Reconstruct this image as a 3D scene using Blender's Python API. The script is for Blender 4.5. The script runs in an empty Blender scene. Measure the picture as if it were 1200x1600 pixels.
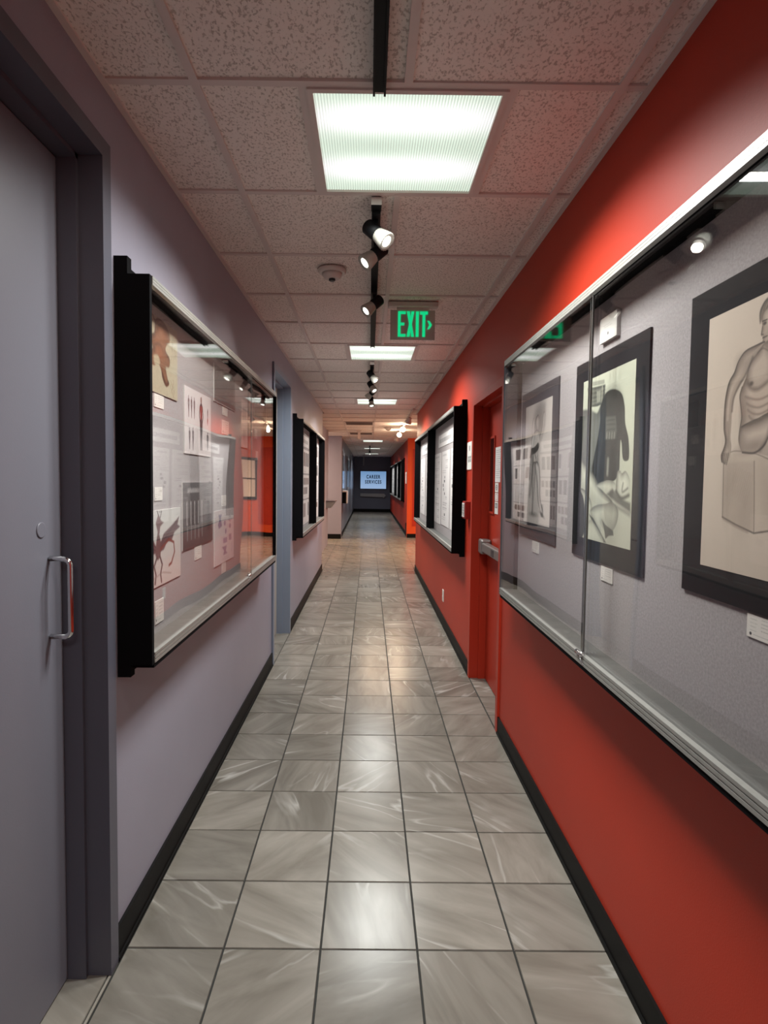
import bpy, math, random
import numpy as np
from mathutils import Vector, Matrix

random.seed(7)
rng = np.random.default_rng(11)
C = bpy.context.scene.collection
SC = bpy.context.scene

# ------------------------------------------------------------------ camera
CAMZ = 1.4764
F_PX, PITCH, YAW, ROLL = 895.9131, 0.0486, 0.0034, 0.0114
cd = bpy.data.cameras.new('camera')
cd.sensor_fit = 'VERTICAL'
cd.sensor_height = 36.0
cd.lens = F_PX / 1600.0 * 36.0
cd.shift_x = 20.95 / 1600.0
cd.shift_y = -5.63 / 1600.0
cd.clip_start = 0.02
cam = bpy.data.objects.new('camera', cd)
C.objects.link(cam)
cam.matrix_world = (Matrix.Translation((0, 0, CAMZ)) @ Matrix.Rotation(-YAW, 4, 'Z')
                    @ Matrix.Rotation(math.pi / 2 - PITCH, 4, 'X') @ Matrix.Rotation(ROLL, 4, 'Z'))
SC.camera = cam

# ------------------------------------------------------------------ world, exposure
w = bpy.data.worlds.new('world')
w.use_nodes = True
w.node_tree.nodes['Background'].inputs[0].default_value = (0.9, 0.85, 0.8, 1)
w.node_tree.nodes['Background'].inputs[1].default_value = 0.02
SC.world = w
SC.view_settings.view_transform = 'Standard'
SC.view_settings.look = 'None'
SC.view_settings.gamma = 1.0
SC.view_settings.use_curve_mapping = False
SC.view_settings.exposure = 0.6
SC.cycles.max_bounces = 10
SC.cycles.diffuse_bounces = 5
SC.cycles.glossy_bounces = 5
SC.cycles.transparent_max_bounces = 24
SC.cycles.caustics_reflective = False
SC.cycles.caustics_refractive = False
SC.cycles.sample_clamp_indirect = 4.0
SC.cycles.use_denoising = True

# ------------------------------------------------------------------ lamps
PANEL_W = 28.0          # each fluorescent troffer
PANEL_COL = (0.97, 1.0, 0.96)
SPREAD = math.radians(148)
H = 2.575               # underside of the ceiling grid


def area(name, loc, sx, sy, power, col, spread=math.pi):
    d = bpy.data.lights.new(name, 'AREA')
    d.shape = 'RECTANGLE'
    d.size, d.size_y = sx, sy
    d.energy = power
    d.color = col
    d.spread = spread
    o = bpy.data.objects.new(name, d)
    o.location = loc
    C.objects.link(o)
    return o


def point(name, loc, power, col, r=0.04):
    d = bpy.data.lights.new(name, 'POINT')
    d.energy = power
    d.color = col
    d.shadow_soft_size = r
    o = bpy.data.objects.new(name, d)
    o.location = loc
    C.objects.link(o)
    return o


PX0, PX1 = -0.200, 0.395     # troffer cell in x
PANELS = [(1.65, 2.26), (4.70, 5.31), (7.75, 8.36), (15.55, 16.5), (19.45, 20.05), (23.3, 23.9)]
for i, (a, b) in enumerate(PANELS):
    pw = PANEL_W if i < 3 else PANEL_W * 0.7
    for dy in (-0.15, 0.13):          # two tubes per troffer
        area('tube_lamp', ((PX0 + PX1) / 2, (a + b) / 2 + dy, H - 0.009), 0.44, 0.06, pw / 2, PANEL_COL, SPREAD)
area('troffer_lamp', (0.1, -1.10, H - 0.012), 0.53, 0.54, PANEL_W * 0.8, PANEL_COL, SPREAD)
area('troffer_lamp', (0.1, -4.10, H - 0.012), 0.53, 0.54, PANEL_W * 0.8, PANEL_COL, SPREAD)
WARM = (1.0, 0.72, 0.48)
area('lobby_fill', (2.6, 12.0, H - 0.03), 0.6, 0.6, 110, WARM)  # unseen fill lamps added in both wings to warm the crossing
area('lobby_fill', (-2.4, 13.8, H - 0.03), 0.6, 0.6, 80, WARM)
area('hall_fill', (0.1, 11.4, H - 0.02), 0.3, 0.3, 28, WARM, math.radians(150))  # added fill without a fixture, brightens the crossing


# ------------------------------------------------------------------ materials
class NT:
    def __init__(self, name):
        self.m = bpy.data.materials.new(name)
        self.m.use_nodes = True
        self.t = self.m.node_tree
        self.b = self.t.nodes['Principled BSDF']
        self.out = self.t.nodes['Material Output']

    def n(self, kind, **kw):
        nd = self.t.nodes.new(kind)
        for k, v in kw.items():
            if k.startswith('i_'):
                key = k[2:]
                key = int(key) if key.isdigit() else key.replace('_', ' ')
                nd.inputs[key].default_value = v
            else:
                setattr(nd, k, v)
        return nd

    def l(self, a, ao, b, bi):
        self.t.links.new(a.outputs[ao], b.inputs[bi])

    def set(self, **kw):
        for k, v in kw.items():
            self.b.inputs[k.replace('_', ' ')].default_value = v
        return self


def rgba(c):
    return (c[0], c[1], c[2], 1.0)


def plain(name, col, rough=0.5, metal=0.0, spec=0.5, noise=0.0, nscale=30.0, bump=0.0, bscale=200.0):
    k = NT(name)
    k.set(Base_Color=rgba(col), Roughness=rough, Metallic=metal, Specular_IOR_Level=spec)
    if noise > 0:
        tc = k.n('ShaderNodeTexCoord')
        nz = k.n('ShaderNodeTexNoise', i_Scale=nscale, i_Detail=4.0)
        k.l(tc, 'Object', nz, 'Vector')
        r = k.n('ShaderNodeValToRGB')
        r.color_ramp.elements[0].position = 0.3
        r.color_ramp.elements[1].position = 0.7
        r.color_ramp.elements[0].color = rgba([c * (1 - noise) for c in col])
        r.color_ramp.elements[1].color = rgba([min(1, c * (1 + noise)) for c in col])
        k.l(nz, 'Fac', r, 'Fac')
        k.l(r, 'Color', k.b, 'Base Color')
    if bump > 0:
        tc = k.n('ShaderNodeTexCoord')
        nz = k.n('ShaderNodeTexNoise', i_Scale=bscale, i_Detail=2.0)
        k.l(tc, 'Object', nz, 'Vector')
        bp = k.n('ShaderNodeBump', i_Strength=bump, i_Distance=0.002)
        k.l(nz, 'Fac', bp, 'Height')
        k.l(bp, 'Normal', k.b, 'Normal')
    return k.m


def emit(name, col, strength):
    k = NT(name)
    k.set(Base_Color=(0.02, 0.02, 0.02, 1), Emission_Color=rgba(col), Emission_Strength=strength)
    return k.m


M_WALL = plain('lavender_grey_paint', (0.285, 0.275, 0.340), 0.42, noise=0.03, nscale=3, bump=0.15, bscale=260)
M_RED = plain('red_paint', (0.445, 0.032, 0.013), 0.48, spec=0.3, noise=0.03, nscale=3, bump=0.15, bscale=260)
M_RED_WARMLIT = plain('warm_lit_red_paint', (0.68, 0.085, 0.02), 0.5, spec=0.3)  # the red paint with warm lobby light put into its colour
M_NAVY = plain('navy_paint', (0.125, 0.135, 0.19), 0.5)
M_FARGREY = plain('blue_grey_paint', (0.17, 0.18, 0.22), 0.28)
M_DOORGREY = plain('grey_door_paint', (0.165, 0.165, 0.20), 0.38, bump=0.08, bscale=300)
M_FRAMEGREY = plain('slate_frame_paint', (0.085, 0.085, 0.112), 0.4)
M_BLUEFRAME = plain('blue_slate_frame_paint', (0.20, 0.24, 0.315), 0.35)
M_BEIGE = plain('beige_door_paint', (0.36, 0.33, 0.30), 0.45)
M_REDDOOR = plain('red_door_paint', (0.42, 0.030, 0.012), 0.42, spec=0.35)
M_BASE = plain('black_vinyl', (0.006, 0.0055, 0.0055), 0.55, spec=0.12)
M_FELT = plain('black_board', (0.0035, 0.0032, 0.004), 0.9, spec=0.1)
M_ALU = plain('brushed_aluminium', (0.36, 0.355, 0.335), 0.45, metal=0.6, noise=0.06, nscale=40)
M_CHROME = plain('chrome', (0.75, 0.75, 0.76), 0.12, metal=1.0)
M_STEEL = plain('dark_satin_steel', (0.28, 0.27, 0.26), 0.38, metal=0.8)
M_FABRIC = plain('grey_fabric', (0.36, 0.33, 0.335), 0.95, spec=0.1, noise=0.14, nscale=160, bump=0.3, bscale=900)
M_LEDGE = plain('charcoal_ledge', (0.10, 0.098, 0.095), 0.6)
M_LEDGEL = plain('taupe_ledge', (0.15, 0.135, 0.125), 0.6)
M_GROUT = plain('dark_grout', (0.014, 0.013, 0.011), 0.8)
M_GRID = plain('grid_metal', (0.66, 0.58, 0.55), 0.6)
M_TRACK = plain('black_track', (0.006, 0.0065, 0.008), 0.55, spec=0.2)
M_WHITEM = plain('white_enamel', (0.72, 0.70, 0.66), 0.35)
M_BELL = plain('ivory_bell', (0.46, 0.45, 0.40), 0.4)
M_PLASTIC = plain('cream_plastic', (0.62, 0.56, 0.53), 0.4)
M_CARD = plain('card_edge', (0.75, 0.72, 0.69), 0.7)
M_MAT = plain('black_mat_board', (0.008, 0.008, 0.010), 0.85, spec=0.2)
M_MATG = plain('charcoal_mat_board', (0.06, 0.055, 0.062), 0.85, spec=0.2)
M_DARK = plain('dark_plate', (0.03, 0.03, 0.035), 0.4)
M_GREY = plain('mid_grey_enamel', (0.15, 0.15, 0.165), 0.4)
M_BULB = emit('warm_bulb', (1.0, 0.86, 0.66), 2.6)
M_LENSW = emit('spot_lens', (1.0, 0.95, 0.84), 2.5)
M_GREEN = emit('green_exit_light', (0.0, 0.62, 0.22), 0.66)
M_PEDGE = plain('polished_acrylic_edge', (0.16, 0.155, 0.15), 0.25)
M_INK = plain('screen_ink', (0.004, 0.005, 0.012), 0.8, spec=0.1)
M_REDBOX = plain('red_alarm_plastic', (0.30, 0.018, 0.014), 0.3)
M_HOUSE = plain('exit_canopy', (0.6, 0.52, 0.49), 0.5)


def glass_mat(name, tint, refl=1.0, warp=0.0):
    k = NT(name)
    tr = k.n('ShaderNodeBsdfTransparent')
    tr.inputs[0].default_value = rgba(tint)
    gl = k.n('ShaderNodeBsdfGlossy')
    gl.inputs['Roughness'].default_value = 0.0
    gl.inputs['Color'].default_value = (refl, refl, refl, 1)
    geo = k.n('ShaderNodeNewGeometry')
    ior = k.n('ShaderNodeMapRange')
    ior.inputs['To Min'].default_value = 1.36
    ior.inputs['To Max'].default_value = 1 / 1.36
    k.l(geo, 'Backfacing', ior, 'Value')
    fr = k.n('ShaderNodeFresnel')
    k.l(ior, 'Result', fr, 'IOR')
    mx = k.n('ShaderNodeMixShader')
    k.l(fr, 'Fac', mx, 0)
    k.l(tr, 'BSDF', mx, 1)
    k.l(gl, 'BSDF', mx, 2)
    if warp:
        tc = k.n('ShaderNodeTexCoord')
        nz = k.n('ShaderNodeTexNoise', i_Scale=2.2, i_Detail=0.0)
        k.l(tc, 'Object', nz, 'Vector')
        bp = k.n('ShaderNodeBump', i_Strength=warp, i_Distance=0.02)
        k.l(nz, 'Fac', bp, 'Height')
        k.l(bp, 'Normal', gl, 'Normal')
    k.l(mx, 'Shader', k.out, 'Surface')
    return k.m


M_GLASS = glass_mat('clear_acrylic', (0.97, 0.97, 0.97), 1.0, 0.12)


def acrylic_plate():
    k = NT('smoked_acrylic_plate')
    tr = k.n('ShaderNodeBsdfTransparent')
    tr.inputs[0].default_value = (0.8, 0.78, 0.77, 1)
    df = k.n('ShaderNodeBsdfPrincipled')
    df.inputs['Base Color'].default_value = (0.52, 0.45, 0.42, 1)
    df.inputs['Roughness'].default_value = 0.15
    mx = k.n('ShaderNodeMixShader')
    mx.inputs[0].default_value = 0.55
    k.l(tr, 'BSDF', mx, 1)
    k.l(df, 'BSDF', mx, 2)
    k.l(mx, 'Shader', k.out, 'Surface')
    return k.m


M_PLATE = acrylic_plate()


def ceiling_tile_mat():
    k = NT('fissured_ceiling_tile')
    tc = k.n('ShaderNodeTexCoord')
    oi = k.n('ShaderNodeObjectInfo')
    mul = k.n('ShaderNodeVectorMath', operation='SCALE')
    k.l(oi, 'Random', mul, 'Scale')
    mul.inputs[0].default_value = (37.0, 53.0, 11.0)
    add = k.n('ShaderNodeVectorMath', operation='ADD')
    k.l(tc, 'Object', add, 0)
    k.l(mul, 'Vector', add, 1)
    mp = k.n('ShaderNodeMapping')
    mp.inputs['Scale'].default_value = (1.15, 0.75, 1.0)
    k.l(add, 'Vector', mp, 'Vector')
    n1 = k.n('ShaderNodeTexNoise', i_Scale=115.0, i_Detail=2.0, i_Roughness=0.55, i_Distortion=0.25)
    k.l(mp, 'Vector', n1, 'Vector')
    r1 = k.n('ShaderNodeValToRGB')
    r1.color_ramp.elements[0].position = 0.36
    r1.color_ramp.elements[1].position = 0.47
    r1.color_ramp.elements[0].color = (0.62, 0.59, 0.57, 1)
    r1.color_ramp.elements[1].color = (1, 1, 1, 1)
    k.l(n1, 'Fac', r1, 'Fac')
    n2 = k.n('ShaderNodeTexNoise', i_Scale=4.0, i_Detail=3.0)
    k.l(add, 'Vector', n2, 'Vector')
    r2 = k.n('ShaderNodeValToRGB')
    r2.color_ramp.elements[0].color = (0.82, 0.75, 0.70, 1)
    r2.color_ramp.elements[1].color = (0.90, 0.83, 0.78, 1)
    k.l(n2, 'Fac', r2, 'Fac')
    mx = k.n('ShaderNodeMix', data_type='RGBA', blend_type='MULTIPLY')
    mx.inputs[0].default_value = 1.0
    k.l(r2, 'Color', mx, 6)
    k.l(r1, 'Color', mx, 7)
    k.l(mx, 2, k.b, 'Base Color')
    bp = k.n('ShaderNodeBump', i_Strength=0.5, i_Distance=0.004)
    k.l(r1, 'Color', bp, 'Height')
    k.l(bp, 'Normal', k.b, 'Normal')
    k.set(Roughness=0.9, Specular_IOR_Level=0.2)
    return k.m


M_CTILE = ceiling_tile_mat()


def marble_mat():
    k = NT('veined_grey_stone_tile')
    tc = k.n('ShaderNodeTexCoord')
    oi = k.n('ShaderNodeObjectInfo')
    off = k.n('ShaderNodeVectorMath', operation='SCALE')
    off.inputs[0].default_value = (61.0, 37.0, 19.0)
    k.l(oi, 'Random', off, 'Scale')
    ang = k.n('ShaderNodeMath', operation='MULTIPLY')
    ang.inputs[1].default_value = 43.0
    k.l(oi, 'Random', ang, 0)
    rot = k.n('ShaderNodeVectorRotate', rotation_type='Z_AXIS')
    k.l(tc, 'Object', rot, 'Vector')
    k.l(ang, 'Value', rot, 'Angle')
    add = k.n('ShaderNodeVectorMath', operation='ADD')
    k.l(rot, 'Vector', add, 0)
    k.l(off, 'Vector', add, 1)
    # broad veins
    mp = k.n('ShaderNodeMapping')
    mp.inputs['Scale'].default_value = (0.55, 2.6, 1.0)
    k.l(add, 'Vector', mp, 'Vector')
    n1 = k.n('ShaderNodeTexNoise', i_Scale=2.6, i_Detail=4.0, i_Roughness=0.42, i_Distortion=0.5)
    k.l(mp, 'Vector', n1, 'Vector')
    ab = k.n('ShaderNodeMath', operation='SUBTRACT')
    ab.inputs[1].default_value = 0.5
    k.l(n1, 'Fac', ab, 0)
    a2 = k.n('ShaderNodeMath', operation='ABSOLUTE')
    k.l(ab, 'Value', a2, 0)
    rv = k.n('ShaderNodeValToRGB')
    rv.color_ramp.elements[0].position = 0.0
    rv.color_ramp.elements[0].color = (1, 1, 1, 1)
    rv.color_ramp.elements[1].position = 0.026
    rv.color_ramp.elements[1].color = (0, 0, 0, 1)
    k.l(a2, 'Value', rv, 'Fac')
    # break the veins up
    n4 = k.n('ShaderNodeTexNoise', i_Scale=3.2, i_Detail=2.0)
    k.l(add, 'Vector', n4, 'Vector')
    r4 = k.n('ShaderNodeValToRGB')
    r4.color_ramp.elements[0].position = 0.44
    r4.color_ramp.elements[1].position = 0.70
    k.l(n4, 'Fac', r4, 'Fac')
    vm = k.n('ShaderNodeMath', operation='MULTIPLY')
    k.l(rv, 'Color', vm, 0)
    k.l(r4, 'Color', vm, 1)
    # streaky body
    mp2 = k.n('ShaderNodeMapping')
    mp2.inputs['Scale'].default_value = (0.7, 2.8, 1.0)
    k.l(add, 'Vector', mp2, 'Vector')
    n2 = k.n('ShaderNodeTexNoise', i_Scale=3.4, i_Detail=6.0, i_Roughness=0.55, i_Distortion=0.6)
    k.l(mp2, 'Vector', n2, 'Vector')
    rb = k.n('ShaderNodeValToRGB')
    rb.color_ramp.elements[0].position = 0.30
    rb.color_ramp.elements[1].position = 0.72
    rb.color_ramp.elements[0].color = (0.150, 0.133, 0.112, 1)
    rb.color_ramp.elements[1].color = (0.262, 0.239, 0.208, 1)
    k.l(n2, 'Fac', rb, 'Fac')
    # tile to tile tone
    hs = k.n('ShaderNodeHueSaturation')
    mr = k.n('ShaderNodeMapRange')
    mr.inputs['To Min'].default_value = 0.78
    mr.inputs['To Max'].default_value = 1.14
    fr = k.n('ShaderNodeMath', operation='FRACT')
    m7 = k.n('ShaderNodeMath', operation='MULTIPLY')
    m7.inputs[1].default_value = 7.31
    k.l(oi, 'Random', m7, 0)
    k.l(m7, 'Value', fr, 0)
    k.l(fr, 'Value', mr, 'Value')
    k.l(mr, 'Result', hs, 'Value')
    k.l(rb, 'Color', hs, 'Color')
    mx = k.n('ShaderNodeMix', data_type='RGBA')
    mx.inputs[7].default_value = (0.42, 0.405, 0.375, 1)
    vs = k.n('ShaderNodeMath', operation='MULTIPLY')
    vs.inputs[1].default_value = 0.85
    k.l(vm, 'Value', vs, 0)
    k.l(vs, 'Value', mx, 0)
    k.l(hs, 'Color', mx, 6)
    k.l(mx, 2, k.b, 'Base Color')
    # polish
    n3 = k.n('ShaderNodeTexNoise', i_Scale=9.0, i_Detail=4.0)
    k.l(add, 'Vector', n3, 'Vector')
    rr = k.n('ShaderNodeMapRange')
    rr.inputs['To Min'].default_value = 0.19
    rr.inputs['To Max'].default_value = 0.28
    k.l(n3, 'Fac', rr, 'Value')
    k.l(rr, 'Result', k.b, 'Roughness')
    bp = k.n('ShaderNodeBump', i_Strength=0.06, i_Distance=0.003)
    k.l(n2, 'Fac', bp, 'Height')
    k.l(bp, 'Normal', k.b, 'Normal')
    k.set(Specular_IOR_Level=0.28)
    return k.m


M_STONE = marble_mat()


def lens_mat():
    """ribbed prismatic diffuser with two tubes glowing behind it"""
    k = NT('lit_prismatic_diffuser')
    tc = k.n('ShaderNodeTexCoord')
    sp = k.n('ShaderNodeSeparateXYZ')
    k.l(tc, 'Object', sp, 'Vector')

    def tube(c):
        s = k.n('ShaderNodeMath', operation='SUBTRACT')
        s.inputs[1].default_value = c
        k.l(sp, 'Y', s, 0)
        q = k.n('ShaderNodeMath', operation='MULTIPLY')
        k.l(s, 'Value', q, 0)
        k.l(s, 'Value', q, 1)
        e = k.n('ShaderNodeMath', operation='MULTIPLY')
        e.inputs[1].default_value = -190.0
        k.l(q, 'Value', e, 0)
        x = k.n('ShaderNodeMath', operation='EXPONENT')
        k.l(e, 'Value', x, 0)
        return x
    a, b = tube(-0.15), tube(0.13)
    # the tubes fade towards their ends
    xx = k.n('ShaderNodeMath', operation='MULTIPLY')
    k.l(sp, 'X', xx, 0)
    k.l(sp, 'X', xx, 1)
    xf = k.n('ShaderNodeMapRange')
    xf.inputs['From Min'].default_value = 0.015
    xf.inputs['From Max'].default_value = 0.068
    xf.inputs['To Min'].default_value = 1.0
    xf.inputs['To Max'].default_value = 0.25
    k.l(xx, 'Value', xf, 'Value')
    ad = k.n('ShaderNodeMath', operation='ADD')
    k.l(a, 'Value', ad, 0)
    k.l(b, 'Value', ad, 1)
    # ribs
    rm = k.n('ShaderNodeMath', operation='MULTIPLY')
    rm.inputs[1].default_value = 2 * math.pi / 0.0088
    k.l(sp, 'X', rm, 0)
    sn = k.n('ShaderNodeMath', operation='SINE')
    k.l(rm, 'Value', sn, 0)
    rb = k.n('ShaderNodeMapRange')
    rb.inputs['From Min'].default_value = -1
    rb.inputs['To Min'].default_value = 0.33
    rb.inputs['To Max'].default_value = 0.56
    k.l(sn, 'Value', rb, 'Value')
    st = k.n('ShaderNodeMath', operation='MULTIPLY_ADD')
    st.inputs[1].default_value = 0.5
    tf = k.n('ShaderNodeMath', operation='MULTIPLY')
    k.l(ad, 'Value', tf, 0)
    k.l(xf, 'Result', tf, 1)
    k.l(tf, 'Value', st, 0)
    k.l(rb, 'Result', st, 2)
    mx = k.n('ShaderNodeMix', data_type='RGBA')
    mx.inputs[6].default_value = (0.80, 0.97, 0.80, 1)
    mx.inputs[7].default_value = (0.98, 1.0, 0.97, 1)
    k.l(ad, 'Value', mx, 0)
    k.l(mx, 2, k.b, 'Emission Color')
    k.l(st, 'Value', k.b, 'Emission Strength')
    k.set(Base_Color=(0.3, 0.3, 0.3, 1), Roughness=0.4)
    return k.m


M_LENS = lens_mat()


# ------------------------------------------------------------------ mesh helpers
def link(name, me, mats, parent=None):
    o = bpy.data.objects.new(name, me)
    C.objects.link(o)
    if not isinstance(mats, (list, tuple)):
        mats = [mats]
    if len(me.materials) == 0:
        for m in mats:
            me.materials.append(m)
    if parent is not None:
        o.parent = parent
    return o


class MB:
    def __init__(self):
        self.v, self.f, self.mi, self.sm = [], [], [], []

    def add(self, vs, fs, mi=0, smooth=False):
        b = len(self.v)
        self.v += [tuple(p) for p in vs]
        for f in fs:
            self.f.append([b + i for i in f])
            self.mi.append(mi)
            self.sm.append(smooth)
        return self

    def box(self, x0, x1, y0, y1, z0, z1, mi=0):
        if x0 > x1: x0, x1 = x1, x0
        if y0 > y1: y0, y1 = y1, y0
        if z0 > z1: z0, z1 = z1, z0
        vs = [(x0, y0, z0), (x1, y0, z0), (x1, y1, z0), (x0, y1, z0), (x0, y0, z1), (x1, y0, z1), (x1, y1, z1), (x0, y1, z1)]
        fs = [(0, 3, 2, 1), (4, 5, 6, 7), (0, 1, 5, 4), (1, 2, 6, 5), (2, 3, 7, 6), (3, 0, 4, 7)]
        return self.add(vs, fs, mi)

    def lathe(self, prof, M=None, n=20, mi=0, smooth=True, flute=0.0):
        """prof: list of (r, h) along local +Z, M: matrix"""
        M = M or Matrix.Identity(4)
        vs = []
        for (r, h) in prof:
            for i in range(n):
                a = 2 * math.pi * i / n
                rr = r * (1 - flute * (i % 2)) if r > 0.012 else r
                vs.append(M @ Vector((rr * math.cos(a), rr * math.sin(a), h)))
        fs = []
        for j in range(len(prof) - 1):
            for i in range(n):
                k = (i + 1) % n
                fs.append((j * n + i, j * n + k, (j + 1) * n + k, (j + 1) * n + i))
        self.add(vs, fs, mi, smooth)
        b = len(self.v) - len(vs)
        self.f.append([b + i for i in reversed(range(n))]); self.mi.append(mi); self.sm.append(False)
        e = b + (len(prof) - 1) * n
        self.f.append([e + i for i in range(n)]); self.mi.append(mi); self.sm.append(False)
        return self

    def tube(self, pts, r, n=10, mi=0):
        pts = [Vector(p) for p in pts]
        rings = []
        prev = None
        for i, p in enumerate(pts):
            d = (pts[min(i + 1, len(pts) - 1)] - pts[max(i - 1, 0)]).normalized()
            ref = prev if prev else (Vector((0, 0, 1)) if abs(d.z) < 0.9 else Vector((1, 0, 0)))
            u = (ref - d * ref.dot(d)).normalized()
            prev = u
            q = d.cross(u)
            rings.append([p + (u * math.cos(2 * math.pi * k / n) + q * math.sin(2 * math.pi * k / n)) * r for k in range(n)])
        vs = [v for rg in rings for v in rg]
        fs = []
        for j in range(len(pts) - 1):
            for i in range(n):
                k = (i + 1) % n
                fs.append((j * n + i, j * n + k, (j + 1) * n + k, (j + 1) * n + i))
        fs.append(tuple(reversed(range(n))))
        fs.append(tuple((len(pts) - 1) * n + i for i in range(n)))
        return self.add(vs, fs, mi, True)

    def prism_xz(self, poly, y0, y1, mi=0):
        n = len(poly)
        vs = [(p[0], y0, p[1]) for p in poly] + [(p[0], y1, p[1]) for p in poly]
        fs = [tuple(range(n)), tuple(reversed(range(n, 2 * n)))]
        fs += [(i + n, (i + 1) % n + n, (i + 1) % n, i) for i in range(n)]
        return self.add(vs, fs, mi)

    def mesh(self, name):
        me = bpy.data.meshes.new(name)
        me.from_pydata(self.v, [], self.f)
        me.polygons.foreach_set('material_index', self.mi)
        me.polygons.foreach_set('use_smooth', self.sm)
        me.update()
        import bmesh
        bm = bmesh.new()
        bm.from_mesh(me)
        bmesh.ops.recalc_face_normals(bm, faces=bm.faces)
        bm.to_mesh(me)
        bm.free()
        return me

    def build(self, name, mats, parent=None, bevel=0.0):
        o = link(name, self.mesh(name), mats, parent)
        if bevel:
            md = o.modifiers.new('bevel', 'BEVEL')
            md.width = bevel
            md.segments = 2
            md.limit_method = 'ANGLE'
        return o


def boxo(name, x0, x1, y0, y1, z0, z1, mat, parent=None, bevel=0.0):
    return MB().box(x0, x1, y0, y1, z0, z1).build(name, mat, parent, bevel)


def tag(o, label=None, cat=None, group=None, kind=None):
    if label: o['label'] = label
    if cat: o['category'] = cat
    if group: o['group'] = group
    if kind: o['kind'] = kind
    return o


def empty(name, label=None, cat=None, group=None, kind=None):
    o = bpy.data.objects.new(name, None)
    o.empty_display_size = 0.05
    C.objects.link(o)
    return tag(o, label, cat, group, kind)


def struct(o, label=None):
    o['kind'] = 'structure'
    if label: o['label'] = label
    return o


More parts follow.
